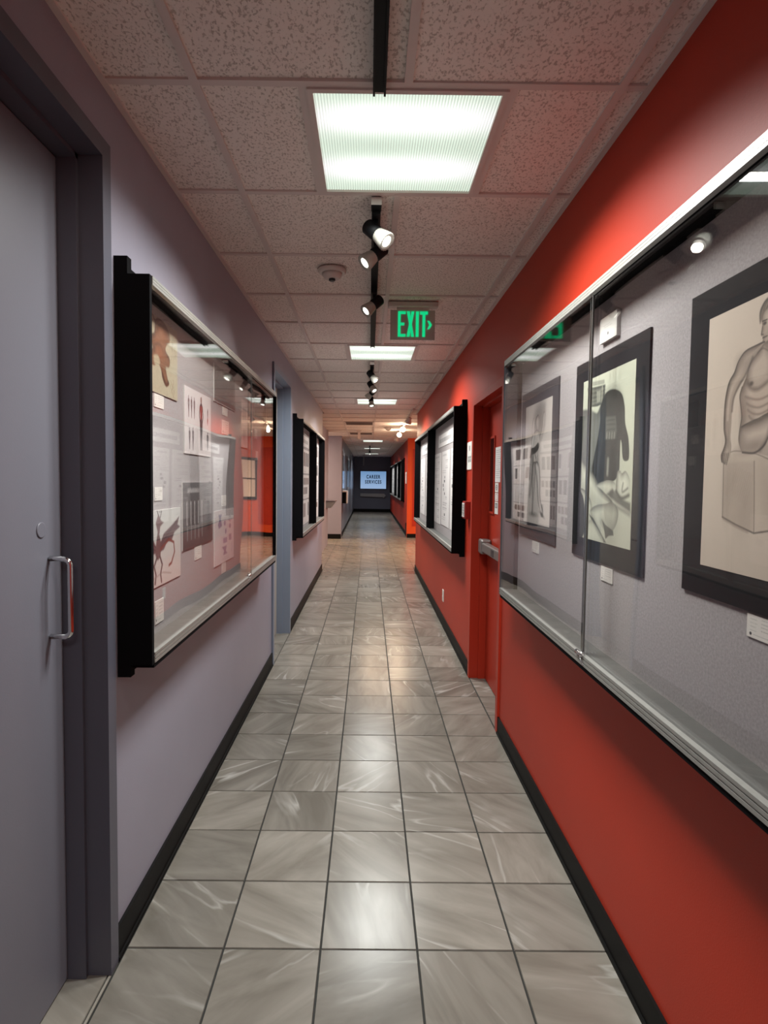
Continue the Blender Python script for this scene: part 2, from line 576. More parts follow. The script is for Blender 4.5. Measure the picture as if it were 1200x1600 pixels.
# ------------------------------------------------------------------ picture painter (numpy, in memory)
class Canvas:
    """u right, v down, both in 0..1"""

    def __init__(self, w, h, bg):
        self.w, self.h = w, h
        self.a = np.ones((h, w, 3), np.float32) * np.array(bg, np.float32)
        ys, xs = np.mgrid[0:h, 0:w]
        self.asp = h / w
        self.x = (xs + 0.5) / w
        self.y = (ys + 0.5) / h * self.asp      # units of width

    def _mix(self, m, col):
        m = np.clip(m, 0, 1)[..., None]
        self.a = self.a * (1 - m) + np.array(col, np.float32) * m
        return self

    def ell(self, u, v, ru, rv, col, al=1.0, rot=0.0, soft=0.15):
        X, Y = self.x - u, self.y - v * self.asp
        c, s = math.cos(rot), math.sin(rot)
        p, q = X * c + Y * s, -X * s + Y * c
        d = np.sqrt((p / ru) ** 2 + (q / (rv * self.asp)) ** 2)
        return self._mix(al * np.clip((1 + soft - d) / (2 * soft), 0, 1), col)

    @staticmethod
    def spline(pts, closed=False, n=6):
        P = [np.array(p, float) for p in pts]
        N = len(P)
        out = []
        for i in range(N if closed else N - 1):
            if closed:
                p0, p1, p2, p3 = P[i - 1], P[i], P[(i + 1) % N], P[(i + 2) % N]
            else:
                p0, p1, p2, p3 = P[max(i - 1, 0)], P[i], P[i + 1], P[min(i + 2, N - 1)]
            for k in range(n):
                t = k / n
                q = 0.5 * (2 * p1 + (p2 - p0) * t + (2 * p0 - 5 * p1 + 4 * p2 - p3) * t * t + (3 * p1 - p0 - 3 * p2 + p3) * t ** 3)
                out.append((q[0], q[1]))
        if not closed: out.append(tuple(P[-1]))
        return out

    def win(self, pts, pad):
        us = [p[0] for p in pts]
        vs = [p[1] * self.asp for p in pts]
        x0, x1 = int((min(us) - pad) * self.w), int((max(us) + pad) * self.w) + 2
        y0, y1 = int((min(vs) - pad) * self.w), int((max(vs) + pad) * self.w) + 2
        return slice(max(0, y0), max(1, min(self.h, y1))), slice(max(0, x0), max(1, min(self.w, x1)))

    def seg(self, pts, W):
        x, y = self.x[W], self.y[W]
        d = np.full(x.shape, 9.0, np.float32)
        for (a, b) in zip(pts[:-1], pts[1:]):
            ax, ay, bx, by = a[0], a[1] * self.asp, b[0], b[1] * self.asp
            L = (bx - ax) ** 2 + (by - ay) ** 2 + 1e-9
            t = np.clip(((x - ax) * (bx - ax) + (y - ay) * (by - ay)) / L, 0, 1)
            d = np.minimum(d, np.hypot(x - ax - t * (bx - ax), y - ay - t * (by - ay)))
        return d

    def mixw(self, W, m, col):
        m = np.clip(m, 0, 1)[..., None]
        self.a[W] = self.a[W] * (1 - m) + np.array(col, np.float32) * m
        return self

    def line(self, pts, wd, col, al=1.0, soft=0.5, sm=False):
        if sm: pts = self.spline(pts)
        W = self.win(pts, wd * 3)
        d = self.seg(pts, W)
        return self.mixw(W, al * np.clip((wd * (1 + soft) - d) / (wd * 2 * soft), 0, 1), col)

    def sdf(self, pts, pad):
        W = self.win(pts, pad)
        x, y = self.x[W], self.y[W]
        ins = np.zeros(x.shape, bool)
        n = len(pts)
        for i in range(n):
            ax, ay = pts[i][0], pts[i][1] * self.asp
            bx, by = pts[(i + 1) % n][0], pts[(i + 1) % n][1] * self.asp
            if ay == by: continue
            ins ^= ((ay > y) != (by > y)) & (x < (bx - ax) * (y - ay) / (by - ay) + ax)
        d = self.seg(list(pts) + [pts[0]], W)
        return W, np.where(ins, d, -d)

    def poly(self, pts, col, al=1.0, soft=0.008, sm=False):
        if sm: pts = self.spline(pts, True)
        W, sd = self.sdf(pts, soft * 2)
        return self.mixw(W, al * np.clip(0.5 + sd / (2 * soft), 0, 1), col)

    def form(self, pts, light, dark, rim=0.05, al=1.0, soft=0.004, ldir=(-0.6, -0.8), amb=0.35, sm=True):
        """a rounded drawn form: tone turns darker towards the edge away from the light"""
        if sm: pts = self.spline(pts, True)
        W, sd = self.sdf(pts, soft * 2)
        t = np.clip(sd / rim, 0, 1)
        hgt = np.sqrt(np.clip(1 - (1 - t) ** 2, 0, 1))
        gy, gx = np.gradient(sd)
        g = np.hypot(gx, gy) + 1e-6
        slope = (1 - t)
        k = np.clip(0.5 + 0.5 * (-(gx * ldir[0] + gy * ldir[1]) / g) * -1.0 * slope, 0, 1)
        sh = np.clip(amb * (1 - hgt) + (1 - k) * slope * 1.1, 0, 1)[..., None]
        col = np.array(light) * (1 - sh) + np.array(dark) * sh
        m = np.clip(al * np.clip(0.5 + sd / (2 * soft), 0, 1), 0, 1)[..., None]
        self.a[W] = self.a[W] * (1 - m) + col * m
        return self

    def rect(self, u0, v0, u1, v1, col, al=1.0):
        m = (self.x >= u0) & (self.x <= u1) & (self.y >= v0 * self.asp) & (self.y <= v1 * self.asp)
        return self._mix(m * al, col)

    def shade(self, u0, v0, u1, v1, c0, c1, al=1.0):
        """gradient between two points"""
        dx, dy = u1 - u0, (v1 - v0) * self.asp
        t = np.clip(((self.x - u0) * dx + (self.y - v0 * self.asp) * dy) / (dx * dx + dy * dy), 0, 1)[..., None]
        self.a = self.a * (1 - al) + al * (np.array(c0) * (1 - t) + np.array(c1) * t)
        return self

    def grain(self, amt, sx=1, sy=1):
        n = rng.normal(0, 1, (self.h // sy + 2, self.w // sx + 2))
        n = np.repeat(np.repeat(n, sy, 0), sx, 1)[:self.h, :self.w]
        self.a = self.a * (1 + amt * n[..., None])
        return self

    def text_lines(self, u0, v0, u1, v1, rows, col, al=0.8, fill=0.45, wr=0.85):
        dv = (v1 - v0) / rows
        for r in range(rows):
            u = u0
            end = u0 + (u1 - u0) * random.uniform(wr * 0.7, wr)
            while u < end:
                wl = random.uniform(0.02, 0.07) * (u1 - u0) / 0.8
                self.rect(u, v0 + r * dv, min(u + wl, end), v0 + r * dv + dv * fill, col, al)
                u += wl + 0.012
        return self

    def mat(self, name, rough=0.7, gam=1.0):
        a = np.clip(self.a, 0, 1)
        im = bpy.data.images.new(name, self.w, self.h)
        px = np.ones((self.h, self.w, 4), np.float32)
        px[..., :3] = (a ** (gam / 2.2))[::-1]
        im.pixels.foreach_set(px.ravel())
        im.update()
        im.pack()
        k = NT(name)
        t = k.n('ShaderNodeTexImage')
        t.image = im
        k.l(t, 'Color', k.b, 'Base Color')
        k.set(Roughness=rough, Specular_IOR_Level=0.3)
        return k.m


def board(name, side, x, y0, y1, z0, z1, th, face, edge, parent=None):
    """flat board on a wall parallel to YZ. side 'L' faces +x, 'R' faces -x. x = back plane."""
    s = 1 if side == 'L' else -1
    xa, xb = x, x + s * th
    vs = [(xa, y0, z0), (xa, y1, z0), (xa, y1, z1), (xa, y0, z1), (xb, y0, z0), (xb, y1, z0), (xb, y1, z1), (xb, y0, z1)]
    back, front = (0, 1, 2, 3), (4, 5, 6, 7)
    fs = [back, front, (0, 1, 5, 4), (1, 2, 6, 5), (2, 3, 7, 6), (3, 0, 4, 7)]
    me = bpy.data.meshes.new(name)
    if side == 'L':
        fs = [tuple(reversed(back)), front, (0, 1, 5, 4), (1, 2, 6, 5), (2, 3, 7, 6), (3, 0, 4, 7)]
    else:
        fs = [back, tuple(reversed(front))] + [tuple(reversed(f)) for f in fs[2:]]
    me.from_pydata(vs, [], fs)
    uv = me.uv_layers.new(name='UVMap')
    me.materials.append(edge)
    me.materials.append(face)
    me.polygons[1].material_index = 1
    for p in me.polygons:
        for li in p.loop_indices:
            v = vs[me.loops[li].vertex_index]
            u = (v[1] - y0) / (y1 - y0)
            if side == 'R': u = 1 - u
            uv.data[li].uv = (u, (v[2] - z0) / (z1 - z0))
    me.update()
    o = bpy.data.objects.new(name, me)
    C.objects.link(o)
    if parent is not None: o.parent = parent
    return o


# ------------------------------------------------------------------ room shell
XL, XR = -0.760, 0.778
T = 0.3048
TX0 = -2.4464 * T            # first grout line
TY0 = 5.7006 * T             # a cross joint

# doors: (y0, y1, head)
D1 = (0.72, 1.635, 2.368)    # near left
D2 = (4.545, 5.45, 2.34)     # second left
D3 = (3.35, 4.25, 2.035)     # right
YEND_L, YEND_R = 9.35, 9.40
WT = 0.25

lw = MB()
e = 0.022
lw.box(XL - WT, XL, -6.0, D1[0] - e, 0, H + .1)
lw.box(XL - WT, XL, D1[0] - e, D1[1] + e, D1[2] + e, H + .1)
lw.box(XL - WT, XL, D1[1] + e, D2[0] - e, 0, H + .1)
lw.box(XL - WT, XL, D2[0] - e, D2[1] + e, D2[2] + e, H + .1)
lw.box(XL - WT, XL, D2[1] + e, YEND_L, 0, H + .1)
lw.box(XL - WT, -0.94, YEND_L, 13.2, 0, H + .1)
struct(lw.build('wall_left', M_WALL), 'lavender grey corridor wall on the left')
rw = MB()
rw.box(XR, XR + WT, -6.0, D3[0] - e, 0, H + .1)
rw.box(XR, XR + WT, D3[0] - e, D3[1] + e, D3[2] + e, H + .1)
rw.box(XR, XR + WT, D3[1] + e, YEND_R, 0, H + .1)
struct(rw.build('wall_right', M_RED), 'red corridor wall on the right')
struct(boxo('wall_back', XL - .3, XR + .3, -6.2, -6.0, 0, H + .1, M_WALL))
# lobby and far corridor
struct(boxo('wall_lobby_left', -4.2, -0.69, 14.4, 14.6, 0, H + .1, M_WALL), 'grey wall end facing the crossing')
struct(boxo('wall_lobby_left_near', -4.2, XL - WT, 13.0, 13.2, 0, H + .1, M_WALL))
struct(boxo('wall_lobby_left_end', -4.4, -4.2, 13.0, 14.6, 0, H + .1, M_WALL))
struct(boxo('wall_far_left', -0.95, -0.712, 14.6, 27.2, 0, H + .1, M_FARGREY), 'blue grey wall of the far corridor')
struct(boxo('wall_lobby_right', 1.0, 4.4, 14.9, 15.1, 0, H + .1, M_RED_WARMLIT), 'red wall end facing the crossing, warm light in its colour')
struct(boxo('wall_far_right', 1.02, 1.25, 15.1, 27.2, 0, H + .1, M_RED), 'red wall of the far corridor')
struct(boxo('wall_lobby_right_near', XR + WT, 4.4, 9.2, 9.4, 0, H + .1, M_RED))
struct(boxo('wall_lobby_right_end', 4.4, 4.6, 9.2, 15.1, 0, H + .1, M_RED))
struct(boxo('wall_end', -0.95, 1.25, 27.0, 27.2, 0, H + .1, M_NAVY), 'dark navy wall at the corridor end')

# baseboards
BH, BT = 0.10, 0.009


def base(name, spans, side, x):
    m = MB()
    s = 1 if side == 'L' else -1
    for a, b in spans:
        m.box(x, x + s * BT, a, b, 0, BH)
        m.box(x + s * BT, x + s * (BT + 0.006), a, b, 0, 0.012)
    struct(m.build(name, M_BASE), None)


base('baseboard_left', [(-6, D1[0] - .05), (D1[1] + .05, D2[0] - .05), (D2[1] + .05, YEND_L)], 'L', XL)
base('baseboard_right', [(-6, D3[0] - .05), (D3[1] + .05, YEND_R)], 'R', XR)
base('baseboard_far_left', [(14.6, 27)], 'L', -0.712)
base('baseboard_far_right', [(15.12, 27)], 'R', 1.02)
m = MB()
m.box(-4.2, -0.69, 14.388, 14.4, 0, 0.12)
struct(m.build('baseboard_lobby_left', M_BASE))
m = MB()
m.box(1.0, 4.4, 14.888, 14.9, 0, 0.10)
struct(m.build('baseboard_lobby_right', M_BASE))
m = MB()
m.box(1.0, 1.018, 15.12, 15.55, 0, 0.34)
struct(m.build('trim_1', M_BASE), 'tall black kick guard at the wall corner')
m = MB()
m.box(-0.712, 1.02, 26.985, 27.0, 0, 0.14)
struct(m.build('baseboard_end', M_BASE))

# ------------------------------------------------------------------ floor
fl = MB()
fl.box(-4.4, 4.6, -6.2, 27.2, -0.12, -0.004)
floor = fl.build('floor', M_GROUT)
struct(floor, 'floor of polished veined grey stone tiles')
G = 0.0027


def tile_mesh(x, y):
    a, b = x / 2 - G, y / 2 - G
    c = 0.0012
    m = MB()
    vs = [(-a, -b, -0.004), (a, -b, -0.004), (a, b, -0.004), (-a, b, -0.004), (-a + c, -b + c, 0), (a - c, -b + c, 0), (a - c, b - c, 0), (-a + c, b - c, 0)]
    m.add(vs, [(0, 3, 2, 1), (4, 5, 6, 7), (0, 1, 5, 4), (1, 2, 6, 5), (2, 3, 7, 6), (3, 0, 4, 7)])
    me = m.mesh('tile')
    me.materials.append(M_STONE)
    return me


TM = {}


def tile(x0, x1, y0, y1):
    key = (round(x1 - x0, 4), round(y1 - y0, 4))
    if key not in TM: TM[key] = tile_mesh(*key)
    o = bpy.data.objects.new('tile', TM[key])
    o.location = ((x0 + x1) / 2, (y0 + y1) / 2, random.uniform(-0.0004, 0.0002))
    o.rotation_euler = (random.uniform(-.0006, .0006), random.uniform(-.0006, .0006), 0)
    C.objects.link(o)
    o.parent = floor
    return o


cols = [TX0 + T * i for i in range(6)]
cols[5] = 0.770
rows_y = [TY0 + T * i for i in range(-4, 26)]
for y in rows_y:
    for i in range(5):
        tile(cols[i], cols[i + 1], y, y + T)
    # slivers in front of the door recesses and along the left base
    if y + T > D2[0] and y < D2[1]:
        tile(cols[0] - T * 0.55, cols[0], y, y + T)
    elif y + T > D1[0] - .3 and y < D1[1]:
        tile(cols[0] - 0.15, cols[0] - 0.012, y, y + T)
    else:
        pass
    if y + T > D3[0] and y < D3[1]:
        tile(cols[5] + 0.002, cols[5] + 0.17, y, y + T)
# thin strip tile beside the left base
m = MB()
m.box(XL + 0.004, cols[0] - 0.003, -6, YEND_L, -0.004, -0.0005)
m.build('edge_strip', M_STONE, floor)
# the remaining, far and unseen tiles in one piece
m = MB()
ys = [TY0 + T * i for i in range(26, 85)] + [TY0 + T * i for i in range(-26, -4)]
for y in ys:
    far = y > 9
    for i in range(-12, 14):
        x0 = TX0 + T * i
        x1 = x0 + T
        if not far and (i < 0 or i > 4): continue
        if y > 15.3 and (x1 < -0.75 or x0 > 1.05): continue
        if y < 14.2 and x1 < -0.95 and y < 12.9: continue
        m.box(x0 + G, x1 - G, y + G, y + T - G, -0.004, random.uniform(-0.0003, 0.0002))
for y in [TY0 + T * i for i in range(24, 26)]:
    for i in list(range(-3, 0)) + list(range(5, 14)):
        m.box(TX0 + T * i + G, TX0 + T * (i + 1) - G, y + G, y + T - G, -0.004, 0)
far_t = m.build('far_tile', M_STONE, floor)
far_t['kind'] = 'stuff'

# ------------------------------------------------------------------ ceiling
cl = MB()
cl.box(-4.4, 4.6, -6.2, 27.2, H + 0.035, H + 0.16)
ceil = cl.build('ceiling', M_GRID)
struct(ceil, 'suspended ceiling of fissured tiles in a metal grid')
CXS = [-0.497, 0.0975, 0.692]
ROWY = [1.65 + 0.61 * k for k in range(-5, 42)]
BW = 0.012
CM = {}


def ctile(x0, x1, y0, y1):
    key = (round(x1 - x0, 3), round(y1 - y0, 3))
    if key not in CM:
        a, b = key[0] / 2, key[1] / 2
        me = MB().box(-a, a, -b, b, 0, 0.015).mesh('ceiling_tile')
        me.materials.append(M_CTILE)
        CM[key] = me
    o = bpy.data.objects.new('ceiling_tile', CM[key])
    o.location = ((x0 + x1) / 2, (y0 + y1) / 2, H + random.uniform(0.006, 0.009))
    o.rotation_euler = (random.uniform(-.003, .003), random.uniform(-.003, .003), 0)
    C.objects.link(o)
    o.parent = ceil


def panel_at(y0, y1):
    for a, b in PANELS:
        if a - 0.12 < (y0 + y1) / 2 < b + 0.12: return True
    return abs((y0 + y1) / 2 + 1.10) < 0.2


crossbars = MB()
for k, y in enumerate(ROWY[:-1]):
    y2 = ROWY[k + 1]
    lobby = 9.2 < y < 14.5
    p = panel_at(y, y2)
    xs = [XL + 0.002] + CXS + [XR - 0.002]
    if lobby:
        xs = [-1.15] + CXS + [1.28, 1.87]
        if y > 12.9: xs = [-1.7, -1.09] + xs[1:]
    elif y >= 14.5:
        xs = [-0.712] + CXS + [1.02]
    if p:
        xs = sorted([x for x in xs if not (x == CXS[1])] + [PX0, PX1])
    for a, b in zip(xs[:-1], xs[1:]):
        if p and abs(a - PX0) < 1e-6: continue
        ctile(a + 0.004, b - 0.004, y + 0.004, y2 - 0.004)
    o = MB().box(xs[0], xs[-1], y - BW, y + BW, H, H + 0.03).build('cross_bar', M_GRID, ceil)
    if p:
        for x in (PX0, PX1):
            MB().box(x - BW, x + BW, y + BW, y2 - BW, H, H + 0.03).build('cross_bar', M_GRID, ceil)
for x in CXS:
    if x == CXS[1]:
        ya = -6.0
        for (a, b) in sorted(PANELS) + [(26.9, 27)]:
            if b - a < 0.2 or True:
                MB().box(x - BW, x + BW, ya, a if a < 26 else 26.99, H - 0.0012, H + 0.03).build('main_bar', M_GRID, ceil)
                ya = b
    else:
        MB().box(x - BW, x + BW, -6.0, 26.99, H - 0.0012, H + 0.03).build('main_bar', M_GRID, ceil)
# wall angle
m = MB()
m.box(XL, XL + 0.02, -6, YEND_L, H - 0.001, H + 0.02)
m.build('wall_angle', M_GRID, ceil)
m = MB()
m.box(XR - 0.02, XR, -6, YEND_R, H - 0.001, H + 0.02)
m.build('wall_angle', M_GRID, ceil)
# grid fill over the lobby wings
m = MB()
m.box(1.88, 4.4, 9.3, 15.0, H + 0.004, H + 0.02)
m.box(-4.3, -1.71, 13.0, 14.6, H + 0.004, H + 0.02)
w_ = m.build('wing_panel', M_CTILE, ceil)

# ------------------------------------------------------------------ ceiling lights
POSN = ['nearest large square ceiling light panel with ribbed diffuser', 'second square ceiling light panel beyond the exit sign',
        'third ceiling light panel behind the far spotlights', 'first small ceiling light panel past the crossing',
        'second small ceiling light panel past the crossing, crossed by the far track', 'farthest ceiling light panel before the navy end wall']
for i, (a, b) in enumerate(PANELS):
    r = empty('ceiling_light', POSN[i], 'ceiling light', 'fluorescent panels along the corridor ceiling')
    cy = (a + b) / 2
    x0, x1 = PX0 + BW, PX1 - BW
    y0, y1 = a + BW, b - BW
    f = MB()
    fw = 0.016
    f.box(x0, x1, y0, y0 + fw, H - 0.006, H + 0.03)
    f.box(x0, x1, y1 - fw, y1, H - 0.006, H + 0.03)
    f.box(x0, x0 + fw, y0 + fw, y1 - fw, H - 0.006, H + 0.03)
    f.box(x1 - fw, x1, y0 + fw, y1 - fw, H - 0.006, H + 0.03)
    f.build('light_frame', M_GRID, r)
    ln = MB()
    n = 60
    ww = x1 - x0 - 2 * fw
    vs, fs = [], []
    ly = (y1 - y0) / 2 - fw
    for k in range(n * 2 + 1):
        x = -ww / 2 + ww * k / (2 * n)
        z = 0.0 if k % 2 == 0 else -0.003
        vs += [(x, -ly, z), (x, ly, z)]
    for k in range(n * 2):
        fs.append((2 * k, 2 * k + 1, 2 * k + 3, 2 * k + 2))
    ln.add(vs, fs)
    o = ln.build('diffuser', M_LENS, r)
    o.location = ((x0 + x1) / 2, cy, H + 0.004)

# ------------------------------------------------------------------ doors
def door_frame(idx, side, x, D, fmat, dmat, proud, depth, label, fac=0.05):
    """frame: faces proud of the wall, reveal with a stop; leaf at depth"""
    s = -1 if side == 'L' else 1       # direction into the wall
    y0, y1, h = D
    root = empty('door_%d' % idx, label, None, None, 'structure')
    f = MB()
    xo = x - s * proud
    xm = x + s * depth * 0.52
    xi = x + s * (depth + 0.05)
    # faces
    f.box(xo, x + s * 0.004, y0 - fac, y0 - 0.02, 0, h + fac)
    f.box(xo, x + s * 0.004, y1 + 0.02, y1 + fac, 0, h + fac)
    f.box(xo, x + s * 0.004, y0 - 0.02, y1 + 0.02, h + 0.02, h + fac)
    # inner stop (slightly smaller opening), then the rebate
    st = 0.014
    f.box(xo, xm, y0 - 0.02, y0, 0, h + 0.02)
    f.box(xo, xm, y1, y1 + 0.02, 0, h + 0.02)
    f.box(xo, xm, y0, y1, h, h + 0.02)
    f.box(xm, xi, y1 - st, y1 + 0.02, 0, h)
    f.box(xm, xi, y0 - 0.02, y0 + st, 0, h)
    f.box(xm, xi, y0, y1, h - st, h + 0.02)
    f.build('door_frame', fmat, root)
    dm = MB()
    xd = x + s * depth
    dm.box(xd, xd + s * 0.045, y0 + st + 0.003, y1 - st - 0.003, 0.008, h - st - 0.003)
    dm.build('door_leaf', dmat, root, 0.002)
    return root, xd


d1, xd1 = door_frame(1, 'L', XL, D1, M_FRAMEGREY, M_DOORGREY, 0.012, 0.108, 'near grey door in a slate frame on the left')
# pull handle
hx = xd1
pts = [(hx + 0.002, 1.553, 1.040)]
for k in range(7):
    a = math.pi / 2 * k / 6
    pts.append((hx + 0.040 + 0.018 * math.sin(a), 1.553, 1.040 + 0.018 - 0.018 * math.cos(a)))
for k in range(7):
    a = math.pi / 2 * k / 6
    pts.append((hx + 0.040 + 0.018 * math.cos(a), 1.553, 1.236 + 0.018 * math.sin(a) - 0.0))
pts.append((hx + 0.002, 1.553, 1.254))
hb = MB().tube(pts, 0.0075, 12)
ho = hb.build('door_handle', M_CHROME, d1)
ho['label'] = 'chrome pull handle'
MB().lathe([(0.021, 0), (0.021, 0.002), (0.019, 0.003)], Matrix.Translation((hx, 1.517, 1.335)) @ Matrix.Rotation(math.pi / 2, 4, 'Y'), 24).build('lock_cover', M_DOORGREY, d1)

d2, xd2 = door_frame(2, 'L', XL, D2, M_BLUEFRAME, M_BEIGE, 0.016, 0.110, 'second door on the left in a blue slate frame')
MB().tube([(xd2, 4.70, 1.0), (xd2 + .05, 4.70, 1.0), (xd2 + .05, 4.80, 1.0)], 0.008).build('door_handle', M_CHROME, d2)
d3, xd3 = door_frame(3, 'R', XR, D3, M_REDDOOR, M_REDDOOR, 0.012, 0.105, 'red door with narrow window on the right')
wn = MB().box(xd3 - 0.006, xd3 + 0.002, 4.035, 4.155, 1.265, 1.785)
o = wn.build('door_window', plain('dark_door_glass', (0.01, 0.006, 0.006), 0.08), d3)
o['label'] = 'narrow dark glass slot'
wf = MB()
for (ya, yb, za, zb) in ((4.02, 4.035, 1.25, 1.80), (4.155, 4.17, 1.25, 1.80), (4.035, 4.155, 1.25, 1.265), (4.035, 4.155, 1.785, 1.80)):
    wf.box(xd3 - 0.009, xd3 + 0.001, ya, yb, za, zb)
wf.build('window_bead', M_REDDOOR, d3)
pb = empty('push_bar')
pb.parent = d3
MB().box(xd3 - 0.075, xd3, 4.085, 4.20, 0.955, 1.06).build('bracket', M_STEEL, pb, 0.012)
MB().box(xd3 - 0.070, xd3 - 0.02, 3.42, 4.085, 0.975, 1.040).build('bar', M_STEEL, pb, 0.008)
MB().box(xd3 - 0.045, xd3, 3.38, 3.42, 0.965, 1.05).build('bracket', M_STEEL, pb, 0.006)
MB().box(xd3 - 0.0715, xd3 - 0.069, 3.70, 3.78, 0.985, 1.03).build('bar_inset', M_DARK, pb)


def sheet_canvas(kind, w=120, h=160):
    c = Canvas(w, h, (0.80, 0.77, 0.76))
    if kind == 'text':
        c.text_lines(0.1, 0.08, 0.9, 0.92, 14, (0.25, 0.24, 0.25), 0.55, 0.4)
    if kind == 'photo3':
        for k in range(3):
            c.rect(0.12 + .27 * k, 0.10, 0.33 + .27 * k, 0.5, (0.06, 0.05, 0.055))
        c.text_lines(0.1, 0.6, 0.9, 0.9, 4, (0.3, 0.29, 0.3), 0.5)
    return c


# notices on the red door
M_NOTE1 = sheet_canvas('text').mat('notice_text')
cn = Canvas(80, 80, (0.78, 0.75, 0.72))
cn.ell(0.5, 0.5, 0.3, 0.3, (0.05, 0.05, 0.05), 0.9, soft=0.1).ell(0.5, 0.5, 0.2, 0.2, (0.78, 0.75, 0.72), 1, soft=0.1).rect(.4, .4, .6, .6, (0.1, 0.1, 0.1))
M_NOTE2 = cn.mat('notice_symbol')
cn = Canvas(80, 80, (0.75, 0.70, 0.69))
cn.rect(.15, .15, .85, .85, (0.62, 0.35, 0.33)).rect(.22, .22, .78, .78, (0.75, 0.70, 0.69))
M_NOTE3 = cn.mat('notice_red_box')
cn = Canvas(80, 100, (0.75, 0.72, 0.70))
cn.rect(.15, .12, .85, .52, (0.1, 0.09, 0.09), .85).rect(.3, .2, .42, .45, (0.7, .7, .7)).rect(.58, .2, .7, .45, (0.7, .7, .7))
M_NOTE4 = cn.mat('notice_dark_box')
tag(board('notice', 'R', xd3 - 0.001, 3.80, 4.005, 1.475, 1.715, 0.002, M_NOTE1, M_CARD), 'tall printed white notice taped on the red door beside its window', 'notice', 'notices on the red door')
tag(board('notice', 'R', xd3 - 0.001, 3.90, 4.0, 1.405, 1.47, 0.002, M_NOTE2, M_CARD), 'small white sticker with dark round symbol under the tall notice', 'notice', 'notices on the red door')
tag(board('notice', 'R', xd3 - 0.001, 3.90, 4.0, 1.345, 1.40, 0.002, M_NOTE3, M_CARD), 'small sticker with a pale red square on the red door', 'notice', 'notices on the red door')
tag(board('notice', 'R', xd3 - 0.001, 3.90, 4.0, 1.255, 1.34, 0.002, M_NOTE4, M_CARD), 'lowest white sticker with two dark blocks on the red door', 'notice', 'notices on the red door')

# sign beside the red door
cn = Canvas(110, 110, (0.72, 0.70, 0.66))
cn.rect(.40, .14, .60, .30, (.18, .17, .17), .9).rect(.44, .30, .56, .34, (.18, .17, .17), .9)
for k in range(5):
    cn.rect(.18 + .13 * k, .52, .27 + .13 * k, .74, (.14, .13, .13), .9)
cn.rect(.22, .60, .8, .63, (.72, .70, .66), .7)
sgn = board('room_sign', 'R', XR, 4.318, 4.535, 1.570, 1.782, 0.006, cn.mat('room_sign_print'), M_CARD)
tag(sgn, 'square white room sign with dark print between red door frame and case', 'sign')
# fire alarm pull box
al = empty('alarm_box', 'small dark red alarm pull box under the white room sign', 'alarm')
MB().box(XR - 0.045, XR, 4.36, 4.48, 1.19, 1.325).build('alarm_body', M_REDBOX, al, 0.006)
cn = Canvas(80, 90, (.62, .58, .56))
cn.rect(.1, .1, .3, .9, (.08, .07, .07), .9).rect(.4, .1, .6, .9, (.08, .07, .07), .85).rect(.7, .1, .9, .9, (.08, .07, .07), .9)
for k in range(4): cn.rect(0, .2 + .2 * k, 1, .24 + .2 * k, (.62, .58, .56), .8)
board('alarm_plate', 'R', XR - 0.0455, 4.375, 4.465, 1.205, 1.31, 0.004, cn.mat('alarm_print'), M_CARD, al)
# outlet
ot = empty('wall_outlet', 'white electrical outlet plate low on the red wall under the second case', 'outlet')
MB().box(XR - 0.007, XR, 5.80, 5.88, 0.245, 0.365).build('outlet_plate', M_WHITEM, ot, 0.002)
for z in (0.275, 0.320):
    MB().box(XR - 0.010, XR - 0.006, 5.822, 5.858, z, z + 0.028).build('socket', M_WHITEM, ot, 0.002)

